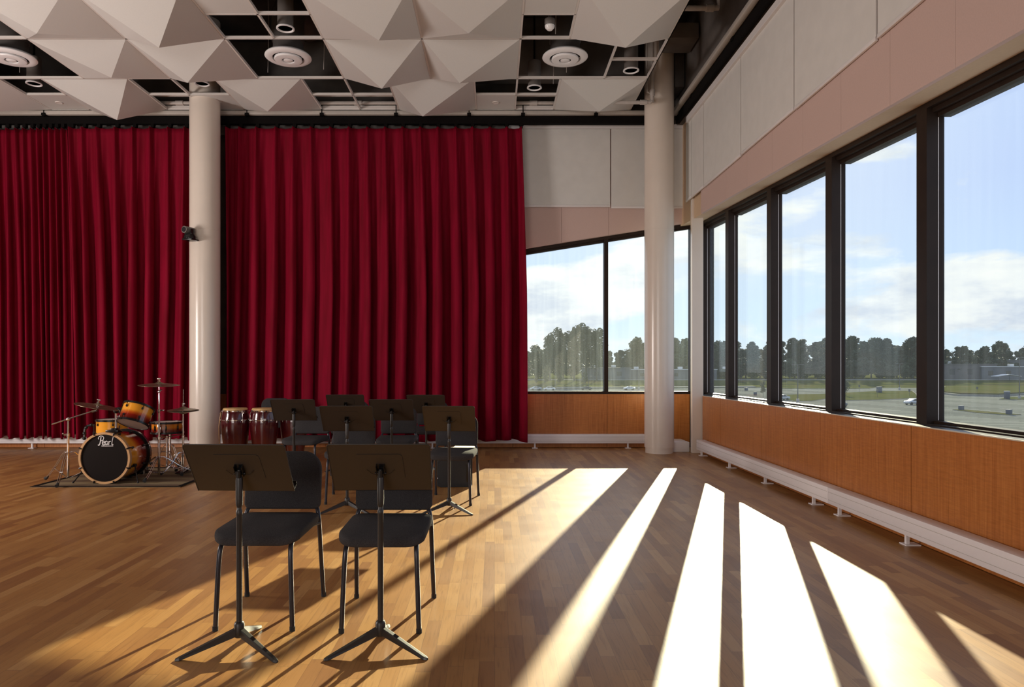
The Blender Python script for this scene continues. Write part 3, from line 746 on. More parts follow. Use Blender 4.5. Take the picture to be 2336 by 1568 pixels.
def make_chair(label):
    t = thing('orchestra_chair', label, 'chair', group='black musicians chairs')
    vs, fs = rounded_slab(.44, .50, .040, .085, .010)
    out = []
    for x, y, z in vs:                    # waterfall front, slightly dished, narrower to the front
        k = max(0, (-y-.10)/.15); z2 = z - .022*k*k - .006*math.cos(x/.22*PI/2)
        out.append((x*(1+.04*y), y-.03, z2+.472))
    MB().add(out, fs).build('seat', 'chair_fabric', t, angle=60)
    vs, fs = rounded_slab(.43, .325, .036, (.105, .035), .007)
    m = Matrix.Translation((0, .245, .672)) @ Matrix.Rotation(math.radians(90-7), 4, 'X')
    out = [tuple(m @ Vector((x, y, z+.10*x*x*2.0))) for x, y, z in vs]
    MB().add(out, fs).build('backrest', 'chair_fabric', t, angle=60)
    for s in (-1, 1):
        p = smooth_path([(s*.192, -.268, .0), (s*.185, -.262, .20), (s*.178, -.250, .375), (s*.174, -.215, .428), (s*.172, -.12, .440), (s*.172, .10, .440)], 6)
        MB().tube(p, .0125, 12, flat=1.0).build('leg', 'chair_steel', t)
        p = smooth_path([(s*.220, .268, .0), (s*.214, .235, .22), (s*.210, .212, .40), (s*.208, .205, .455), (s*.200, .212, .50), (s*.185, .232, .545), (s*.183, .252, .64)], 6)
        MB().tube(p, .0125, 12).build('leg', 'chair_steel', t)
        MB().tube([(s*.172, .09, .440), (s*.211, .205, .435)], .010, 10).build('side_rail', 'chair_steel', t)
        for fx, fy in ((s*.192, -.268), (s*.220, .268)):
            MB().tube([(fx, fy, 0), (fx, fy, .022)], .0145, 12).build('foot_cap', 'black_rubber', t)
    MB().tube([(-.172, -.10, .438), (.172, -.10, .438)], .009, 8).tube([(-.172, .09, .438), (.172, .09, .438)], .009, 8).build('cross_bar', 'chair_steel', t)
    return t
chair = learn(make_chair('black upholstered chair behind the left of the two nearest music stands'))
chair.location = (-1.20, 3.82, 0)
spots = [(-.565, 3.79, 0, 'black upholstered chair behind the right of the two nearest music stands'),
         (-1.43, 7.08, 2, 'black chair in the second row, mostly behind the left second-row stand'),
         (-.40, 7.02, -4, 'dark chair with sunlit seat edge, in front of the black speaker'),
         (-2.20, 8.33, -3, 'dark grey chair in the third row, by the conga drums'),
         (-1.14, 8.33, 2, 'dark chair in the third row behind the middle music stand'),
         (-.84, 9.60, 3, 'chair farthest back on the right, partly hidden behind the far right stand'),
         (-1.95, 9.62, 1, 'chair behind the far left back-row music stand, only its edge showing'),
         (-3.28, 10.6, 10, 'chair against the red curtain behind the conga drums, only top showing')]
for x, y, a, l in spots: dup(chair, (x, y, 0), math.radians(a), l)

# ================================================================== MUSIC STAND
def make_stand(label):
    t = thing('music_stand', label, 'music stand', group='black music stands')
    # base: hub and three blade legs
    b = MB().lathe([(.020, .055), (.024, .065), (.024, .115), (.019, .125), (.0165, .127)], 20).build('hub', 'stand_black', t)
    for a in (213, 327, 90):
        c, s = math.cos(math.radians(a)), math.sin(math.radians(a)); px, py = -s, c
        def P(r, side, z): return (c*r+px*side, s*r+py*side, z)
        vs = [P(.018, -.016, .062), P(.018, .016, .062), P(.018, .013, .098), P(.018, -.013, .098),
              P(.262, -.013, .0), P(.262, .013, .0), P(.262, .009, .014), P(.262, -.009, .014),
              P(.278, -.006, .0), P(.278, .006, .0), P(.276, .004, .010), P(.276, -.004, .010)]
        fs = [(0,1,2,3), (0,4,5,1), (1,5,6,2), (2,6,7,3), (3,7,4,0), (4,8,9,5), (5,9,10,6), (6,10,11,7), (7,11,8,4), (8,11,10,9)]
        MB().add(vs, fs).build('leg', 'stand_black', t, smooth=False, bevel=.002)
    MB().lathe([(.0135, .12), (.0135, .625), (.0145, .628), (.0145, .645), (.011, .65), (.011, .672)], 20).build('lower_tube', 'stand_black', t)
    MB().lathe([(.011, .66), (.0155, .672), (.0165, .70), (.0165, .79), (.014, .805), (.010, .812), (.010, .835)], 20).build('upper_sleeve', 'stand_black', t)
    # desk, leaning: top towards -y
    tilt = math.atan2(.16, .234)
    m = Matrix.Translation((0, .006, .842)) @ Matrix.Rotation(PI/2+tilt, 4, 'X')      # local x right, local y -> up along desk, local z -> towards camera
    wd, h, r = .474, .290, .018
    pts = []
    for cx, cy, a0 in ((wd/2-r, h/2-r, 0), (-wd/2+r, h/2-r, 90)):
        for k in range(6):
            a = math.radians(a0+90*k/5); pts.append((cx+r*math.cos(a), cy+r*math.sin(a)))
    pts += [(-wd/2+.006, -h/2), (wd/2-.006, -h/2)]
    d = MB(); n = len(pts)
    d.add(xf([(x, y, 0) for x, y in pts]+[(x, y, -.0022) for x, y in pts], m), [tuple(range(n)), tuple(range(n, 2*n))[::-1]]+[(i, n+i, n+(i+1) % n, (i+1) % n) for i in range(n)])
    d.build('desk', 'desk_brown', t, smooth=False)
    e = MB()
    edge = [(x, y, 0) for x, y in pts[:12]]
    e.tube(xf([(wd/2-.004, -h/2, 0)]+edge+[(-wd/2+.004, -h/2, 0)], m), .0024, 6); e.build('rim', 'stand_black', t)
    l = MB(); l.add(xf([(-wd/2+.006, -h/2, 0), (wd/2-.006, -h/2, 0), (wd/2-.006, -h/2, -.05), (-wd/2+.006, -h/2, -.05),
                       (-wd/2+.006, -h/2+.0025, 0), (wd/2-.006, -h/2+.0025, 0), (wd/2-.006, -h/2+.0025, -.05), (-wd/2+.006, -h/2+.0025, -.05)], m), [(0,1,2,3), (7,6,5,4), (0,4,5,1), (1,5,6,2), (2,6,7,3), (3,7,4,0)])
    l.add(xf([(-wd/2+.006, -h/2, -.05), (wd/2-.006, -h/2, -.05), (wd/2-.006, -h/2+.018, -.052), (-wd/2+.006, -h/2+.018, -.052), (-wd/2+.006, -h/2, -.053), (wd/2-.006, -h/2, -.053), (wd/2-.006, -h/2+.018, -.055), (-wd/2+.006, -h/2+.018, -.055)], m), [(0,1,2,3), (7,6,5,4), (0,4,5,1), (1,5,6,2), (2,6,7,3), (3,7,4,0)])
    l.build('shelf_lip', 'stand_black', t, smooth=False)
    g = MB(); g.tube(xf([(-.105, .085, .001), (.09, .085, .001), (.102, .078, .001), (.106, .066, .001), (.112, -.06, .001)], m), .0013, 5); g.build('pressed_crease', 'stand_black', t)
    k = MB()
    k.add(*[xf([(-.020, -.034, .0), (-.017, -.034, .0), (-.017, .026, .0), (-.020, .026, .0), (-.020, -.034, .022), (-.017, -.034, .022), (-.017, .022, .022), (-.020, .022, .022)], m), [(3,2,1,0),(4,5,6,7),(0,1,5,4),(1,2,6,5),(2,3,7,6),(3,0,4,7)]])
    k.add(*[xf([(.017, -.034, .0), (.020, -.034, .0), (.020, .026, .0), (.017, .026, .0), (.017, -.034, .022), (.020, -.034, .022), (.020, .022, .022), (.017, .022, .022)], m), [(3,2,1,0),(4,5,6,7),(0,1,5,4),(1,2,6,5),(2,3,7,6),(3,0,4,7)]])
    k.add(*[xf([(-.020, -.034, .0005), (.020, -.034, .0005), (.020, .026, .0005), (-.020, .026, .0005), (-.020, -.034, .003), (.020, -.034, .003), (.020, .026, .003), (-.020, .026, .003)], m), [(3,2,1,0),(4,5,6,7),(0,1,5,4),(1,2,6,5),(2,3,7,6),(3,0,4,7)]])
    k.tube(xf([(-.027, -.020, .014), (.027, -.020, .014)], m), .006, 10)
    k.build('tilt_bracket', 'black_hardware', t, smooth=False)
    MB().tube([(0, -.010, .80), (0, -.012, .832)], .012, 14).build('neck_block', 'black_hardware', t)
    for s in (-1, 1): MB().tube(smooth_path(xf([(s*.026, -.030, .012), (s*.042, -.032, .006), (s*.066, -.008, .004)], m), 4), .0012, 5).build('spring_wire', 'stand_black', t)
    return t
stand = learn(make_stand('nearest left music stand, black desk seen from behind'))
stand.location = (-1.193, 3.33, 0); stand.rotation_euler = (0, 0, math.radians(-2))
for x, y, a, l in [(-.535, 3.345, 1, 'nearest right music stand, beside the leftmost sun bar'),
                   (-1.34, 6.48, 1, 'left music stand of the second row, in front of the half-hidden chair'),
                   (-.412, 6.47, -4, 'right music stand of the second row, in front of the sunlit chair'),
                   (-2.186, 7.76, 2, 'music stand beside the conga drums, left end of the third row'),
                   (-1.12, 7.76, -1, 'middle music stand of the third row, dark desk with crease'),
                   (-.858, 8.95, -2, 'rear right music stand, farthest back before the red curtain'),
                   (-1.882, 9.02, 1, 'rear left music stand, farthest back before the red curtain')]:
    dup(stand, (x, y, 0), math.radians(a), l)

# ================================================================== SPEAKER behind the second row
t = thing('floor_speaker', 'black floor speaker cabinet on the wood floor behind the sunlit chair', 'speaker', (-.46, 7.95, 0), math.radians(3))
MB().prism([(-.19, .03), (-.14, 0), (.19, 0), (.21, .02), (.21, .40), (-.06, .40), (-.19, .26)], 'y', -.19, .20).build('cabinet', 'cabinet_black', t, smooth=False, bevel=.006)
MB().prism([(-.16, .06), (-.12, .03), (.17, .03), (.17, .37), (-.05, .37), (-.16, .25)], 'y', -.194, -.188).build('grille', 'grille_black', t, smooth=False)
MB().box(.145, .162, -.198, -.194, .06, .25).build('handle', 'black_hardware', t, smooth=False)
for x, z in ((-.175, .10), (.19, .02), (.19, .38)):
    MB().ball((x, -.19, z), .014, 6).build('corner_cap', 'chrome', t)
o = MB().hexa([(-.10,-.11,0),(.13,-.13,0),(.15,.09,0),(-.08,.11,0),(-.10,-.11,.02),(.13,-.13,.02),(.15,.09,.02),(-.08,.11,.02)]).build('paper_stack', 'paper_white', smooth=False)
o.location = (-.36, 7.98, .402)
tag(o, 'white papers in the sun on top of the black floor speaker', 'papers')

# ================================================================== CONGAS
def make_conga(label):
    t = thing('conga_drum', label, 'conga drum', group='burgundy conga drums')
    prof = [(.112, .0), (.118, .02), (.150, .22), (.176, .42), (.183, .52), (.180, .60), (.168, .68), (.160, .715)]
    pr = smooth_path([(r, 0, z) for r, z in prof], 4)
    MB().lathe([(max(p.x, .001), p.z) for p in pr], 48).build('shell', 'conga_burgundy', t)
    MB().lathe([(.150, .700), (.158, .715), (.160, .745), (.148, .757), (.05, .762), (.0001, .762)], 48).build('drum_skin', 'skin_head', t)
    MB().lathe([(.163, .708), (.170, .712), (.171, .728), (.164, .732)], 48, closed=True).build('rim', 'chrome', t)
    for k in range(6):
        a = math.radians(18+60*k); c, s = math.cos(a), math.sin(a)
        l = MB(); l.tube([(c*.172, s*.172, .722), (c*.196, s*.196, .69), (c*.196, s*.196, .60)], .004, 8)
        l.ball((c*.190, s*.190, .598), .014, 6, (1, 1, 1.3)).tube([(c*.196, s*.196, .59), (c*.196, s*.196, .565)], .007, 8)
        l.build('tuning_lug', 'chrome', t)
    MB().lathe([(.1835, .590), (.186, .592), (.186, .606), (.1825, .608)], 48, closed=True).build('side_band', 'chrome', t)
    return t
conga = learn(make_conga('leftmost burgundy conga drum beside the left column')); conga.location = (-3.50, 9.62, 0)
c2 = dup(conga, (-3.11, 9.62, 0), math.radians(25), 'burgundy conga drum with a white label plate, middle of the three')
o = MB().box(-.028, .028, -.186, -.182, .600, .622).build('label_plate', 'logo_white', c2, smooth=False); o.rotation_euler = (0, 0, math.radians(-9)); o['label'] = 'white maker plate'
dup(conga, (-2.76, 9.80, 0), math.radians(40), 'burgundy conga drum on the right, mostly hidden behind a music stand')
o = MB().tube(smooth_path([(0, 0, .008), (-.02, 0, .25), (-.03, 0, .5), (.0, 0, .70)], 5), .006, 8).build('drum_stick', 'hoop_wood'); o.location = (-3.665, 9.55, 0)
tag(o, 'thin wooden stick leaning against the leftmost conga drum', 'stick')

# ================================================================== DRUM KIT
r_ = MB().box(-.82, .82, -.75, .75, 0, .008).build('rug', 'rug_weave'); r_.location = (-4.235, 8.5, 0)
tag(r_, 'brown rug with black border under the drum kit', 'rug')
b = MB()
for x0, x1, y0, y1 in ((-.82, .82, -.75, -.70), (-.82, .82, .70, .75), (-.82, -.77, -.70, .70), (.77, .82, -.70, .70)): b.box(x0, x1, y0, y1, .008, .011)
b.build('border', 'track_black', r_, smooth=False)
RG = .011
def ring(rad, w_, z0, z1, m, n=56): return MB().lathe([(rad-w_, z0), (rad, z0), (rad, z1), (rad-w_, z1)], n, m, closed=True)
def lug(p, q, m_=None, r=.008):
    p, q = Vector(p), Vector(q); mb_ = m_ or MB()
    return mb_.tube([p, p.lerp(q, .2), p.lerp(q, .8), q], [r*.4, r, r, r*.4], 8)
# bass drum : axis +y
R = .268; zc = .285+RG
t = thing('bass_drum', 'large sunburst bass drum with a black front head', 'drum', (-4.345, 7.94, 0))
m0 = axis_mat((0, 0, zc), (0, 1, zc))
MB().lathe([(R, .03), (R, .45), (R-.006, .45), (R-.006, .03)], 64, m0, closed=True).build('shell', 'sunburst_bass', t)
ring(.288, .024, -.012, .034, m0).build('front_hoop', 'hoop_wood', t)
ring(.288, .024, .446, .492, m0).build('rear_hoop', 'black_hardware', t)
ring(.2895, .006, .462, .474, m0).build('hoop_inlay', 'chrome', t)
MB().lathe([(.0001, .004), (.266, .004), (.266, .012), (.0001, .012)], 56, m0).build('front_head', 'drum_head_black', t)
MB().lathe([(.0001, .468), (.266, .468), (.266, .476), (.0001, .476)], 56, m0).build('rear_head', 'drum_head_white', t)
for k in range(8):
    a = math.radians(22.5+45*k); c, s = math.cos(a), math.sin(a)
    q = MB(); rr = R+.018
    for y0, y1 in ((.09, .135), (.345, .39)):
        lug((c*(R+.008), y0, zc+s*(R+.008)), (c*(R+.008), y1, zc+s*(R+.008)), q, .013)
    q.tube([(c*rr, -.01, zc+s*rr), (c*rr, .13, zc+s*rr)], .0035, 6).tube([(c*rr, .35, zc+s*rr), (c*rr, .49, zc+s*rr)], .0035, 6)
    q.build('tension_lug', 'black_hardware', t)
    q = MB(); q.tube([(c*.272, -.019, zc+s*.272), (c*.296, -.016, zc+s*.296), (c*.300, .01, zc+s*.300), (c*.292, .035, zc+s*.292)], .008, 8)
    q.build('hoop_claw', 'black_hardware', t)
for s in (-1, 1):
    q = MB(); q.tube([(s*.235, .14, .20), (s*.285, .125, .20)], .018, 10); q.tube([(s*.27, .13, .20), (s*.36, .02, RG+.01)], .007, 8); q.ball((s*.362, .018, RG+.012), .012, 6); q.box(s*.30-.012, s*.30+.012, .08, .105, .12, .15)
    q.build('spur_leg', 'black_hardware', t)
# lettering on the front head, drawn as ribbons
def ribbon(mb_, pts, wd, y=-.0015, th=.003):
    P_ = smooth_path([(x, 0, z) for x, z in pts], 4) if len(pts) > 2 else [Vector((x, 0, z)) for x, z in pts]
    mb_.tube([(p.x, y, p.z) for p in P_], wd, 6, flat=1.0)
q = MB(); ox, oz, sc = -.075, zc+.148, .098
def Lt(pts, wd=.0052): ribbon(q, [(ox+x*sc, oz+z*sc) for x, z in pts], wd, y=.0015)
Lt([(.02, .02), (.10, -.06), (.22, .10), (.32, .60), (.36, .92)], .0062)                     # P stem with foot curl
Lt([(.10, .62), (.06, .80), (.22, .98), (.46, 1.0), (.66, .84), (.60, .60), (.42, .46), (.30, .50)], .0046)   # P bowl
Lt([(.52, .20), (.70, .24), (.72, .40), (.60, .42), (.50, .24), (.54, .04), (.70, .0), (.80, .08)])            # e
Lt([(1.08, .36), (.92, .42), (.82, .22), (.90, .02), (1.04, .10), (1.10, .38)]); Lt([(1.10, .40), (1.08, .10), (1.18, .02)])   # a
Lt([(1.24, .40), (1.24, .02)]); Lt([(1.24, .22), (1.34, .40), (1.46, .38)])                   # r
Lt([(1.58, .04), (1.62, .40), (1.74, .92)], .0046); Lt([(1.58, .04), (1.66, 0), (1.74, .06)])  # l
Lt([(.40, -.14), (1.74, -.14)], .0036)
q.build('logo_lettering', 'logo_white', t, label='white script word on the front head')
# tom mount post on the bass drum
q = MB(); q.box(-.08, .06, .16, .26, zc+R-.002, zc+R+.03); q.box(-.03, .03, .17, .25, zc+R+.02, zc+R+.05); q.build('tom_mount', 'black_hardware', t, bevel=.004)
# mounted tom, tilted
tm = thing('mounted_tom', 'small sunburst tom tilted above the bass drum', 'drum', (-4.13, 8.15, 0))
mt = Matrix.Translation((0, -.02, .655)) @ Matrix.Rotation(math.radians(8), 4, 'Y') @ Matrix.Rotation(math.radians(-25), 4, 'X')
def drum(t, R, H, mt, mat, nl, head='drum_head_white', under='drum_head_clear', a0=10):
    MB().lathe([(R, .012), (R, H-.012), (R-.006, H-.012), (R-.006, .012)], 48, closed=True).build('shell', mat, t).matrix_local = mt
    for z0, nm in ((0, 'lower_rim'), (H-.022, 'upper_rim')):
        MB().lathe([(R+.004, z0), (R+.012, z0), (R+.012, z0+.022), (R+.004, z0+.022)], 48, mt, closed=True).build(nm, 'black_hardware', t)
    MB().lathe([(.0001, H-.012), (R+.004, H-.012), (R+.004, H-.006), (.0001, H-.006)], 48, mt).build('top_head', head, t)
    MB().lathe([(.0001, .004), (R+.004, .004), (R+.004, .010), (.0001, .010)], 48, mt).build('bottom_head', under, t)
    for k in range(nl):
        a = math.radians(a0+360*k/nl); c, s = math.cos(a), math.sin(a)
        q = MB(); rr = R+.013
        for z in ((.045, .075), (H-.075, H-.045)) if H > .17 else ((H/2-.03, H/2+.03),):
            lug(mt @ Vector((c*(R+.008), s*(R+.008), z[0])), mt @ Vector((c*(R+.008), s*(R+.008), z[1])), q, .010)
        q.tube([mt @ Vector((c*rr, s*rr, -.004)), mt @ Vector((c*rr, s*rr, .06))], .003, 6)
        q.tube([mt @ Vector((c*rr, s*rr, H-.06)), mt @ Vector((c*rr, s*rr, H+.006))], .0035, 6)
        q.build('tension_lug', 'black_hardware', t)
drum(tm, .163, .225, mt, 'sunburst_tom', 6)
# arm holding the tom (part of the bass drum hardware)
q = MB(); q.tube([(-.20, .0, zc+R+.03), (-.20, .0, .80)], .013, 12)
q.build('mount_post', 'chrome', tm)
q = MB(); q.ball((-.20, 0, .81), .032, 8); q.tube(smooth_path([(-.20, 0, .81), (-.17, .0, .83), (-.13, .02, .82)], 4), .024, 12); q.ball((-.145, .02, .81), .04, 8)
q.build('mount_arm', 'black_hardware', tm)
# floor tom (left)
ft = thing('floor_tom', 'sunburst floor tom left behind the bass drum', 'drum', (-4.71, 8.78, 0))
drum(ft, .178, .30, Matrix.Translation((0, 0, .37)), 'sunburst_floor_tom', 6, a0=-60)
for a in (200, 320, 80):
    c, s = math.cos(math.radians(a)), math.sin(math.radians(a))
    q = MB(); q.tube(smooth_path([(c*.20, s*.20, .60), (c*.205, s*.205, .35), (c*.24, s*.24, .15), (c*.245, s*.245, RG+.012)], 5), .007, 8)
    q.box(c*.19-.018, c*.19+.018, s*.19-.018, s*.19+.018, .46, .52); q.ball((c*.245, s*.245, RG+.014), .014, 6)
    q.build('leg', 'black_hardware', ft)
q = MB(); q.tube(smooth_path([(-.195, -.04, .60), (-.27, -.06, .59), (-.30, -.07, .54), (-.30, -.08, .44)], 5), .014, 10)
for p in ((-.23, -.05, .60), (-.285, -.065, .57), (-.302, -.075, .50), (-.30, -.08, .44)): q.ball(p, .022, 6)
q.build('clamp_arm', 'black_hardware', ft)
# snare + stand
sn = thing('snare_drum', 'sunburst snare drum right of the bass drum', 'drum', (-4.13, 8.98, 0))
drum(sn, .178, .15, Matrix.Translation((0, 0, .475)), 'sunburst_snare', 8, a0=22)
q = MB(); q.box(-.02, .02, -.205, -.185, .50, .60); q.build('strainer', 'chrome', sn, bevel=.003)
def tripod(t, zc_, z0, rr, feet_a, h0, mat='chrome', foot='black_rubber'):
    """double-braced legs from a collar at h0 down to feet on radius rr"""
    for a in feet_a:
        c, s = math.cos(math.radians(a)), math.sin(math.radians(a)); px, py = -s, c
        q = MB()
        for sd in (-.010, .010):
            pts = smooth_path([(c*.018+px*sd, s*.018+py*sd, h0), (c*.07+px*sd, s*.07+py*sd, h0-.005), (c*rr*.62+px*sd, s*rr*.62+py*sd, h0*.45), (c*rr+px*sd, s*rr+py*sd, z0+.02)], 5)
            q.tube(pts, .0048, 7)
        q.tube([(c*.015, s*.015, z0+.05), (c*rr*.62, s*rr*.62, h0*.45)], .0042, 6)
        q.tube([(c*rr*.62-px*.016, s*rr*.62-py*.016, h0*.45), (c*rr*.62+px*.016, s*rr*.62+py*.016, h0*.45)], .007, 6)
        l = q.build('leg', mat, t)
        MB().tube([(c*(rr-.03), s*(rr-.03), z0+.045), (c*(rr+.01), s*(rr+.01), z0+.022)], [.013, .021], 10).build('rubber_foot', foot, l)
ss = thing('snare_stand', 'chrome tripod stand under the snare drum', 'drum stand', (-4.13, 8.98, 0))
MB().tube([(0, 0, RG+.03), (0, 0, .44)], .011, 12).build('tube', 'chrome', ss)
tripod(ss, 0, RG, .24, (200, 320, 80), .24)
for a in (30, 150, 270):
    c, s = math.cos(math.radians(a)), math.sin(math.radians(a))
    MB().tube(smooth_path([(0, 0, .43), (c*.10, s*.10, .44), (c*.19, s*.19, .465), (c*.196, s*.196, .50)], 4), .006, 8).build('basket_arm', 'chrome', ss)
def cymbal(t, c, rad, tilt, name='cymbal', thick=.0015, lab=None, cup=.012):
    m = Matrix.Translation(c) @ tilt
    pr = [(.0001, .030), (.02, .029), (.045, .018), (.055, .011), (rad*.55, .006), (rad*.9, -.004), (rad, -.008), (rad, -.008-thick), (rad*.9, -.004-thick), (rad*.55, .006-thick), (.055, .011-thick), (.045, .016), (.02, .026), (.0001, .027)]
    o = MB().lathe(pr, 64, m).build(name, 'brass_dull', t)
    return o
def wingnut(q, p, m=Matrix.Identity(4)):
    for a, b, r in (((0, 0, .028), (0, 0, .045), .016), ((0, 0, .045), (0, 0, .07), .008), ((-.02, 0, .066), (.02, 0, .066), .007)):
        q.tube([Matrix.Translation(p) @ m @ Vector(a), Matrix.Translation(p) @ m @ Vector(b)], r, 10)
# boom crash
bs = thing('boom_cymbal_stand', 'chrome boom cymbal stand at the left of the drum kit', 'cymbal stand', (-4.83, 8.07, 0))
MB().lathe([(.011, .07), (.013, .075), (.013, .52), (.017, .525), (.017, .56), (.0095, .565), (.0095, .705)], 14).build('tube', 'chrome', bs)
q = MB(); q.ball((0, 0, .72), .022, 8); q.box(-.045, -.012, -.01, .01, .535, .555); q.tube([(-.05, -.02, .56), (-.04, .015, .545)], .008, 8); q.build('joint', 'chrome', bs)
pe = Vector((.305, 0, .822)); MB().tube([(-.185, 0, .662), tuple(pe)], .0075, 10).build('boom_arm', 'chrome', bs)
q = MB(); q.tube([(.27, 0, .808), (.325, 0, .822)], .014, 10); q.tube([(.318, 0, .815), (.338, 0, .90)], .005, 8); q.build('tilter', 'chrome', bs)
tripod(bs, 0, .002, .38, (156, 285, 40), .34)
tl = Matrix.Rotation(math.radians(11), 4, 'Y') @ Matrix.Rotation(math.radians(-1.5), 4, 'X')
cy_ = thing('crash_cymbal', 'dull brass cymbal tilted on the left boom stand', 'cymbal', (-4.83, 8.07, 0))
cymbal(cy_, (.335, 0, .872), .238, tl, 'bow')
q = MB(); wingnut(q, (.335, 0, .874), tl); q.build('wing_nut', 'chrome', cy_)
# ride
rs = thing('straight_cymbal_stand', 'tall chrome straight cymbal stand right of the bass drum', 'cymbal stand', (-3.955, 8.4, 0))
MB().lathe([(.011, .035), (.014, .04), (.014, .45), (.019, .455), (.019, .49), (.0115, .495), (.0115, .78), (.016, .785), (.016, .81), (.0085, .815), (.0085, .965), (.005, 1.0), (.005, 1.13)], 14).build('tube', 'chrome', rs)
q = MB(); q.ball((.0, 0, 1.02), .016, 6); q.tube([(0, 0, 1.035), (.035, 0, 1.04)], .008, 8); q.tube([(0, 0, .80), (.045, 0, .80)], .008, 8); q.ball((.05, 0, .80), .012, 6); q.tube([(0, 0, .47), (.045, .01, .47)], .008, 8); q.build('joint', 'chrome', rs)
tripod(rs, 0, RG, .42, (275, 40, 160), .245)
cy_ = thing('ride_cymbal', 'flat brass cymbal highest on the drum kit', 'cymbal', (-3.955, 8.4, 0))
tl = Matrix.Rotation(math.radians(1.5), 4, 'Y') @ Matrix.Rotation(math.radians(3), 4, 'X')
cymbal(cy_, (0, 0, 1.105), .228, tl, 'bow')
q = MB(); wingnut(q, (0, 0, 1.108), tl); q.build('wing_nut', 'chrome', cy_)
# hi-hat
hs = thing('hi_hat_stand', 'chrome hi-hat stand beside the left column', 'cymbal stand', (-3.81, 8.72, 0))
MB().lathe([(.010, .05), (.012, .055), (.012, .44), (.017, .445), (.017, .475), (.0095, .48), (.0095, .74), (.015, .745), (.015, .765), (.003, .77), (.003, 1.04)], 14).build('tube', 'chrome', hs)
tripod(hs, 0, RG, .27, (230, 290, 80), .26)
q = MB(); q.hexa([(-.045,-.13,RG+.01),(.045,-.13,RG+.01),(.035,.16,RG+.03),(-.035,.16,RG+.03),(-.045,-.13,RG+.022),(.045,-.13,RG+.022),(.035,.16,RG+.055),(-.035,.16,RG+.055)]); q.build('foot_plate', 'black_hardware', hs, bevel=.003)
q = MB(); q.tube([(0, 0, .83), (0, 0, .87)], .012, 10); q.ball((.012, 0, .86), .012, 6); q.build('clutch', 'chrome', hs)
hh = thing('hi_hat_cymbals', 'pair of brass hi-hat cymbals beside the left column', 'cymbal', (-3.81, 8.72, 0))
cymbal(hh, (0, 0, .795), .182, Matrix.Rotation(math.radians(1), 4, 'X'), 'top_cymbal')
cymbal(hh, (0, 0, .765), .182, Matrix.Rotation(math.radians(182), 4, 'X'), 'bottom_cymbal')
# bass drum pedal
bp = thing('bass_drum_pedal', 'black bass drum pedal behind the bass drum', 'drum pedal', (-4.30, 8.62, 0))
MB().hexa([(-.04,0,RG),(.04,0,RG),(.04,.25,RG),(-.04,.25,RG),(-.04,0,RG+.06),(.04,0,RG+.06),(.04,.25,RG+.02),(-.04,.25,RG+.02)]).build('foot_plate', 'black_hardware', bp, bevel=.003)
MB().tube([(-.06, 0, RG), (-.06, 0, .2)], .008, 8).tube([(.06, 0, RG), (.06, 0, .2)], .008, 8).tube([(-.06, 0, .2), (.06, 0, .2)], .008, 8).build('pedal_frame', 'chrome', bp)
# drum throne behind the kit
th = thing('drum_stool', 'round black drum stool behind the drum kit', 'stool', (-4.35, 9.55, 0))
MB().lathe([(.0001, .42), (.15, .42), (.165, .44), (.165, .48), (.15, .50), (.0001, .505)], 32).build('seat', 'black_rubber', th)
MB().tube([(0, 0, .05), (0, 0, .42)], .014, 12).build('tube', 'chrome', th)
tripod(th, 0, .002, .24, (210, 330, 90), .26)
#OUTSIDE
# ================================================================== OUTSIDE, seen through the windows
GZ = -7.7; BZ = -5.2
def gheight(y): 
    t_ = min(1, max(0, (y-298)/42)); return GZ+(BZ-GZ)*(t_*t_*(3-2*t_))
tag(MB().box(-90, 330, 14, 300, GZ-.3, GZ).build('ground', 'asphalt_lot', smooth=False), 'parking lot with white stall lines outside the windows', 'parking lot', kind='structure')
m_ = MB(); rows = [298+3.5*i for i in range(13)]+[420, 560, 900]
for a, b in zip(rows[:-1], rows[1:]): m_.add([(-260, a, gheight(a)), (700, a, gheight(a)), (700, b, gheight(b)), (-260, b, gheight(b))], [(0, 1, 2, 3)])
tag(m_.build('ground', 'grass_dry'), 'dry grass bank rising beyond the parking lot', 'grass bank', kind='structure')
def poly_ground(label, pts, h, mat='grass_dry', kerb=True):
    o = MB().prism(pts, 'z', GZ-.02, GZ+h).build('grass_island', mat, smooth=False)
    tag(o, label, 'grass island')
    if kerb:
        q = MB(); n = len(pts)
        cx = sum(p[0] for p in pts)/n; cy = sum(p[1] for p in pts)/n
        out = [(cx+(x-cx)*1.03, cy+(y-cy)*1.03) for x, y in pts]
        q.prism(out, 'z', GZ-.02, GZ+h*.6).build('kerb', 'kerb', o, smooth=False)
poly_ground('long grass island in the parking lot seen through the fourth window', [(99.6, 214), (114, 236), (133.3, 252), (150, 256), (136, 230), (119.2, 201), (111, 195), (100, 189), (88, 185)], .18)
poly_ground('small narrow grass island between two bins', [(94.0, 146.1), (96.5, 147.5), (97.2, 131.5), (94.0, 130.5), (92.6, 137)], .15)
poly_ground('small grass island at the foot of the near light pole', [(136.7, 192.9), (148.9, 206.4), (160, 206.4), (142, 190)], .15)
poly_ground('grass strip in the parking lot seen through the third window', [(82, 212), (96, 226), (108, 230), (94, 200), (82, 184), (77.2, 183)], .15)
poly_ground('green wedge at the far side of the parking lot', [(112, 284), (128, 298), (160, 299), (150, 285), (130, 281)], .2)
poly_ground('rough grass mound left of the nearest window', [(147, 236), (142, 217), (150, 212), (168, 226), (190, 238), (260, 268), (300, 299), (190, 299)], .9)
poly_ground('grass verge seen through the back window', [(-5, 284), (60, 288), (110, 299), (-10, 299)], .3)
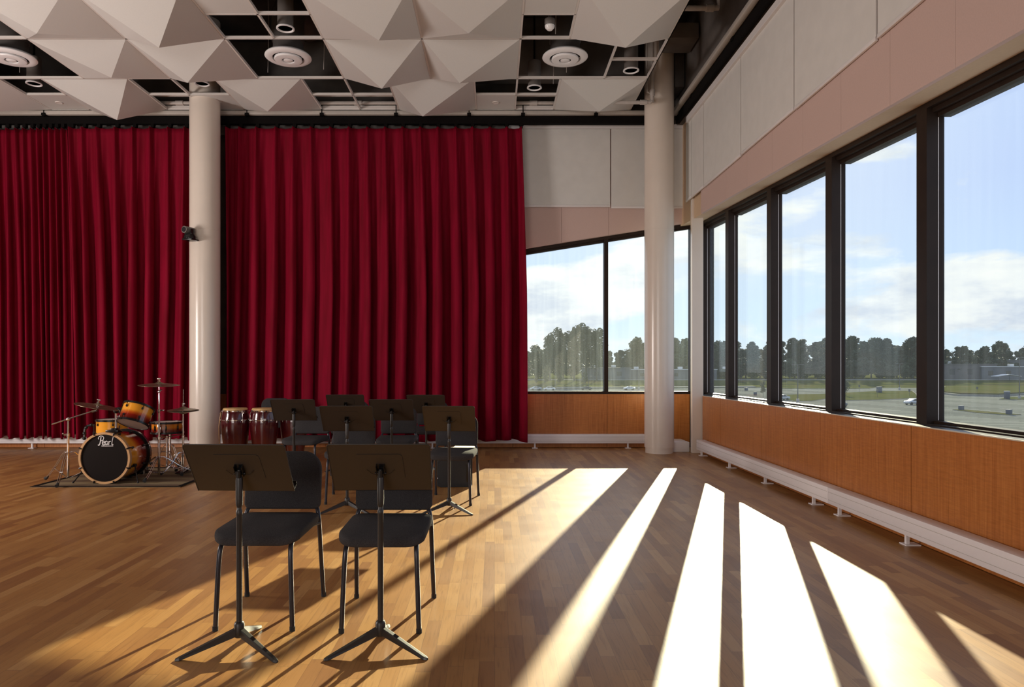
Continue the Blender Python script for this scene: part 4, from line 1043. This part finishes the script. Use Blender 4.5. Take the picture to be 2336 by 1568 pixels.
tag(MB().hexa([(-100, 336, -5.3), (420, 336, -5.3), (420, 343, -5.3), (-100, 343, -5.3), (-100, 336, -5.0), (420, 336, -5.0), (420, 343, -5.0), (-100, 343, -5.0)]).build('road', 'road_pale', smooth=False), 'pale road strip along the foot of the trees', 'road', kind='structure')
tag(MB().hexa([(25, 286, GZ-.1), (110, 300, GZ-.1), (110, 304, GZ-.1), (25, 290, GZ-.1), (25, 286, GZ+.45), (110, 300, GZ+.6), (110, 304, GZ+.7), (25, 290, GZ+.5)]).build('road', 'road_pale', smooth=False), 'pale path crossing the grass seen through the back window', 'path', kind='structure')

def crown_mesh(seed, H, Rr, base, nleaf, lsz, bare=False):
    rnd = random.Random(seed); mb_ = MB(); blobs = []
    nb = 17
    for k in range(nb):
        f = (k+.5)/nb; z = base+(H-base)*(.06+.86*f)
        prof = math.sin(PI*min(1, max(.02, (f*.86+.12))))**.55
        a = rnd.uniform(0, 2*PI); rr = Rr*prof*rnd.uniform(.15, .72)
        blobs.append((math.cos(a)*rr, math.sin(a)*rr, z, Rr*rnd.uniform(.30, .50)*(1.1-.35*f)))
    for _ in range(nleaf):
        bx, by, bz, br = blobs[rnd.randrange(nb)]
        d = Vector((rnd.gauss(0, 1), rnd.gauss(0, 1), rnd.gauss(0, 1))).normalized()
        p = Vector((bx, by, bz))+d*br*(rnd.random()**.28)*Vector((1, 1, .85)).length/1.65
        u = Vector((rnd.gauss(0, 1), rnd.gauss(0, 1), rnd.gauss(0, 1))).normalized(); v = u.orthogonal().normalized()
        s = lsz*rnd.uniform(.6, 1.3)
        mb_.add([p-u*s, p-v*s*.6, p+u*s, p+v*s*.6], [(0, 1, 2, 3)])
    return mb_
def trunk_mesh(H, base, r0, seed):
    rnd = random.Random(seed+50); q = MB()
    q.tube([(0, 0, -.6), (.1, 0, H*.3), (-.1, .1, H*.6), (0, 0, H*.85)], [r0, r0*.8, r0*.5, r0*.2], 7)
    for k in range(5):
        a = rnd.uniform(0, 6.28); z = base+(H-base)*(.1+.13*k)
        q.tube([(0, 0, z), (math.cos(a)*H*.07, math.sin(a)*H*.07, z+H*.07), (math.cos(a)*H*.14, math.sin(a)*H*.14, z+H*.16)], [r0*.4, r0*.28, r0*.1], 5)
    return q
def make_tree(seed, H, Rr, base, nleaf, lsz, mat, r0=.35):
    t = thing('tree', 'x', 'tree', (0, 0, 0))
    crown_mesh(seed, H, Rr, base, nleaf, lsz).build('crown', mat, t, smooth=False)
    trunk_mesh(H, base, r0, seed).build('trunk', 'bark', t)
    return learn(t)
protos = [make_tree(11, 22, 6.2, 3.0, 3600, .62, 'leaf_dark'), make_tree(12, 22, 5.2, 2.0, 3300, .60, 'leaf_dark'), make_tree(13, 22, 7.0, 4.0, 3800, .62, 'leaf_mid'),
          make_tree(14, 22, 5.6, 2.0, 3400, .58, 'leaf_mid'), make_tree(15, 26, 7.5, 8.0, 3000, .62, 'leaf_dark', .5)]
used = [False]*len(protos)
def put_tree(k, x, y, h, label, group, wide=1.0):
    H0 = 26 if k == 4 else 22; s = h/H0
    if used[k]: t = dup(protos[k], (x, y, 0), 0, label)
    else: t = protos[k]; used[k] = True; t['label'] = label
    t.location = (x, y, gheight(y)-.2); t.scale = (s*wide, s*wide, s); t.rotation_euler = (0, 0, random.uniform(0, 6.28)); t['group'] = group
    return t
def top_h(v, y): return 1.32+(836-v)*y/FPX-BZ
rnd = random.Random(4)
# tall poplars in the back window
for x, y, v, w_, wh in ((26, 333, 760, .8, 'leftmost and lowest'), (31, 337, 748, .95, 'second from left'), (37, 330, 742, 1.0, 'middle'), (43, 335, 738, 1.05, 'tallest, right of the middle'), (47.5, 331, 748, .9, 'rightmost, beside the mullion')):
    put_tree(4, x, y, top_h(v, y), 'tall tree of the big clump in the back window, ' + wh, 'tall clump seen through the back window', w_)
# dense belt of trees behind the lot
prof = [(-40, 800), (14, 792), (26, 790), (50, 800), (60, 806), (66, 788), (72, 770), (80, 764), (90, 768), (100, 762), (112, 772), (122, 774), (134, 778), (140, 768), (150, 764), (160, 762), (172, 768), (190, 768), (210, 770), (222, 776), (236, 786), (252, 778), (266, 786), (276, 772), (300, 770), (330, 776), (400, 776)]
def vat(x):
    for (a, va), (b_, vb) in zip(prof[:-1], prof[1:]):
        if a <= x <= b_: return va+(vb-va)*(x-a)/(b_-a)
    return 790
x = -8; i = 0
while x < 330:
    y = 372+rnd.uniform(-10, 16); xx = x*1.0+rnd.uniform(-1, 1)
    k = rnd.choice((0, 1, 2, 3)); h = top_h(vat(xx*355/y)+rnd.uniform(-5, 8), y)
    where = 'back window' if xx < 100 else ('first three right windows' if xx < 185 else 'two nearest right windows')
    put_tree(k, xx, y, h, 'leafy tree in the dense belt beyond the lot, seen through the ' + where, 'tree belt through the ' + where, rnd.uniform(1.1, 1.4))
    x += rnd.uniform(5.0, 7.5); i += 1
x = -5
while x < 340:
    y = 400+rnd.uniform(0, 14)
    put_tree(rnd.choice((0, 1, 3)), x, y, top_h(vat(x*355/y)+16, y), 'darker tree in the back row of the belt beyond the lot', 'back row of the tree belt', 1.5)
    x += rnd.uniform(7, 10)
x = 70
while x < 300:
    y = 350+rnd.uniform(0, 7)
    if not (165 < x < 300 and rnd.random() < .15) and x > 96:
        put_tree(rnd.choice((0, 1, 2)), x, y, rnd.uniform(7, 12), 'low bushy tree at the foot of the tree belt', 'bushy trees at the foot of the belt', 1.5)
    x += rnd.uniform(4.5, 7)
# young trees in the lot
yt = make_tree(21, 4.8, 1.15, 1.5, 900, .14, 'leaf_mid', .06)
yt['label'] = 'young tree on the lot island seen through the fourth window'; yt.location = (103.6, 210, GZ)
dup(yt, (76.9, 204, GZ), 1.0, 'young tree in the lot seen through the second window')
for x, y, h in ((19, 322, 6.5), (23, 320, 8), (29.5, 321, 7.5), (41, 321, 6)):
    put_tree(3, x, y, h, 'small yellow green tree before the tall clump in the back window', 'small trees in the back window', 1.0)
for c in protos[3].children: pass

# light poles
def light_pole(x, y, h, label, heads=2, base=True):
    t = thing('light_pole', label, 'light pole', (x, y, GZ))
    MB().tube([(0, 0, 0), (0, 0, h)], [.13, .08], 10).build('pole', 'pole_metal', t)
    q = MB(); q.tube([(-1.0, 0, h), (1.0, 0, h)], .05, 8)
    for s in ((-1, 1) if heads == 2 else (1,)): q.box(s*1.0-.45, s*1.0+.45, -.2, .2, h-.05, h+.12)
    q.build('lamp_head', 'pole_metal', t, smooth=False)
    if base: MB().lathe([(.38, 0), (.36, .9), (.3, .95)], 14).build('footing', 'concrete', t)
light_pole(75.2, 176.6, 9.4, 'tall lot light pole seen through the third window')
light_pole(144.0, 195.4, 11.4, 'tall lot light pole at the right edge of the picture')
light_pole(154.3, 271.4, 10, 'lot light pole with concrete footing seen through the fourth window')
light_pole(55.0, 271.4, 8.3, 'light pole in the right pane of the back window')
light_pole(24.0, 282, 12.0, 'thin pole before the tall clump in the back window', 1, False)
light_pole(37.5, 284, 5.0, 'short lamp post on the verge in the back window', 1, False)
# signs and bins
def sign_post(x, y, h, label):
    t = thing('sign_post', label, 'sign')
    t.location = (x, y, GZ)
    MB().tube([(0, 0, 0), (0, 0, h)], .04, 8).build('post', 'pole_metal', t)
    MB().box(-.3, .3, -.06, -.03, h-.75, h).build('plate', 'pole_metal', t, smooth=False)
sign_post(125.1, 244.3, 2.6, 'sign post left of the blue box on the grass island')
sign_post(109.4, 203.6, 2.4, 'sign post on the near kerb of the long grass island')
sign_post(123.7, 212.4, 2.2, 'sign post at the right end of the long grass island')
sign_post(150.4, 222, 2.6, 'sign post in front of the rough grass mound')
sign_post(64, 222, 3.0, 'sign post in the lot left of the third window light pole')
def bin_(x, y, w_, h, label):
    t = thing('litter_bin', label, 'litter bin', (x, y, GZ+.1))
    MB().box(-w_/2, w_/2, -w_/2, w_/2, 0, h*.86).build('body', 'bin_blue', t, bevel=.03)
    MB().box(-w_/2-.04, w_/2+.04, -w_/2-.04, w_/2+.04, h*.86, h).build('lid', 'concrete', t, bevel=.03)
bin_(95.0, 145.0, .75, .95, 'dark blue bin at the left end of the narrow island')
bin_(95.2, 131.8, .75, .95, 'dark blue bin at the right end of the narrow island')
bin_(92.5, 261.7, 1.0, 1.1, 'bin in the lot seen through the second window')
bin_(80.1, 218.8, .8, 1.1, 'bin left of the young tree in the second window')
bin_(129.8, 240.3, 1.3, 2.1, 'tall dark blue box on the long grass island')
bin_(139.5, 193.9, 1.0, 2.2, 'tall dark blue box left of the near light pole')
# cars
def make_car(label, mat):
    t = thing('car', label, 'car')
    prof = [(-2.15, .32), (-2.2, .62), (-2.1, .86), (-1.25, .98), (-.55, 1.42), (.75, 1.46), (1.6, 1.08), (2.15, 1.0), (2.2, .55), (2.12, .30)]
    MB().prism(prof, 'y', -.86, .86).build('body', mat, t, bevel=.06, angle=50)
    q = MB(); q.prism([(-1.12, 1.0), (-.52, 1.36), (.10, 1.39), (.10, 1.0)], 'y', -.875, .875); q.prism([(.18, 1.0), (.18, 1.39), (.72, 1.39), (1.40, 1.05)], 'y', -.875, .875)
    q.build('side_windows', 'car_glass', t, smooth=False)
    for sx in (-1.35, 1.35):
        for sy in (-.80, .80):
            MB().tube([(sx, sy-.1, .33), (sx, sy+.1, .33)], .33, 18).build('wheel', 'black_rubber', t)
    return t
for x, y, rz, mat, l in ((51.3, 271, 5, 'car_white', 'white car parked in the right pane of the back window'), (34.9, 271, 0, 'car_dark', 'dark car low in the left pane of the back window'),
                        (15.5, 268, 12, 'car_silver', 'silver car at the lower left corner of the back window'), (20.5, 266, 0, 'car_white', 'pale car second from the left in the back window'),
                        (77.2, 159.5, 88, 'car_dark', 'dark car at the left edge of the fourth window'), (98.2, 166.6, 8, 'car_silver', 'silver car cut by the widest mullion'),
                        (76.0, 189, 10, 'car_silver', 'car roof low in the left corner of the third window')):
    c = make_car(l, mat); c.location = (x, y, GZ); c.rotation_euler = (0, 0, math.radians(rz))
# buildings
def building(label, x0, x1, y, h, mat, roof=None, units=2, z=BZ):
    t = thing('low_building', label, 'building', ((x0+x1)/2, y, z)); w_ = (x1-x0)/2
    MB().box(-w_, w_, 0, 14, -1.5, h).build('wall', mat, t, smooth=False)
    MB().box(-w_-.3, w_+.3, -.3, 14.3, h, h+.35).build('roof_edge', 'roof_pale' if roof else mat, t, smooth=False)
    n = max(2, int(w_/4))
    for k in range(n):
        cx = -w_+2*w_*(k+.5)/n
        MB().box(cx-1.2, cx+1.2, -.06, .02, h*.35, h*.7).build('window', 'car_glass', t, smooth=False)
    for k in range(units):
        cx = -w_*.6+k*w_*.9
        MB().box(cx-1, cx+1, 3, 5, h+.35, h+1.5).build('roof_unit', 'roof_pale', t, bevel=.1)
building('low grey building behind the tall clump in the back window', 44, 66, 345, 5.6, 'building_grey')
building('long grey building with pale roof edge in the back window', 60, 108, 346, 4.8, 'building_grey', True, 3)
building('brown grey building at the left of the nearest window', 218, 244, 346, 7.4, 'building_brown', False, 1)
building('grey building with roof units in the nearest window', 236, 262, 345, 6.2, 'building_grey', True, 2)
building('large grey building at the right edge of the nearest window', 262, 330, 350, 9.5, 'building_grey')
t = thing('carport', 'pale gabled carport roof before the buildings', 'carport', (241, 333, BZ-.3))
MB().prism([(-5.5, 2.0), (0, 2.9), (5.5, 2.0), (5.5, 2.2), (0, 3.1), (-5.5, 2.2)], 'y', 0, 5).build('roof', 'roof_pale', t, smooth=False)
for sx in (-5.2, 0, 5.2): MB().tube([(sx, .3, -.8), (sx, .3, 2.1)], .1, 8).build('post', 'pole_metal', t)
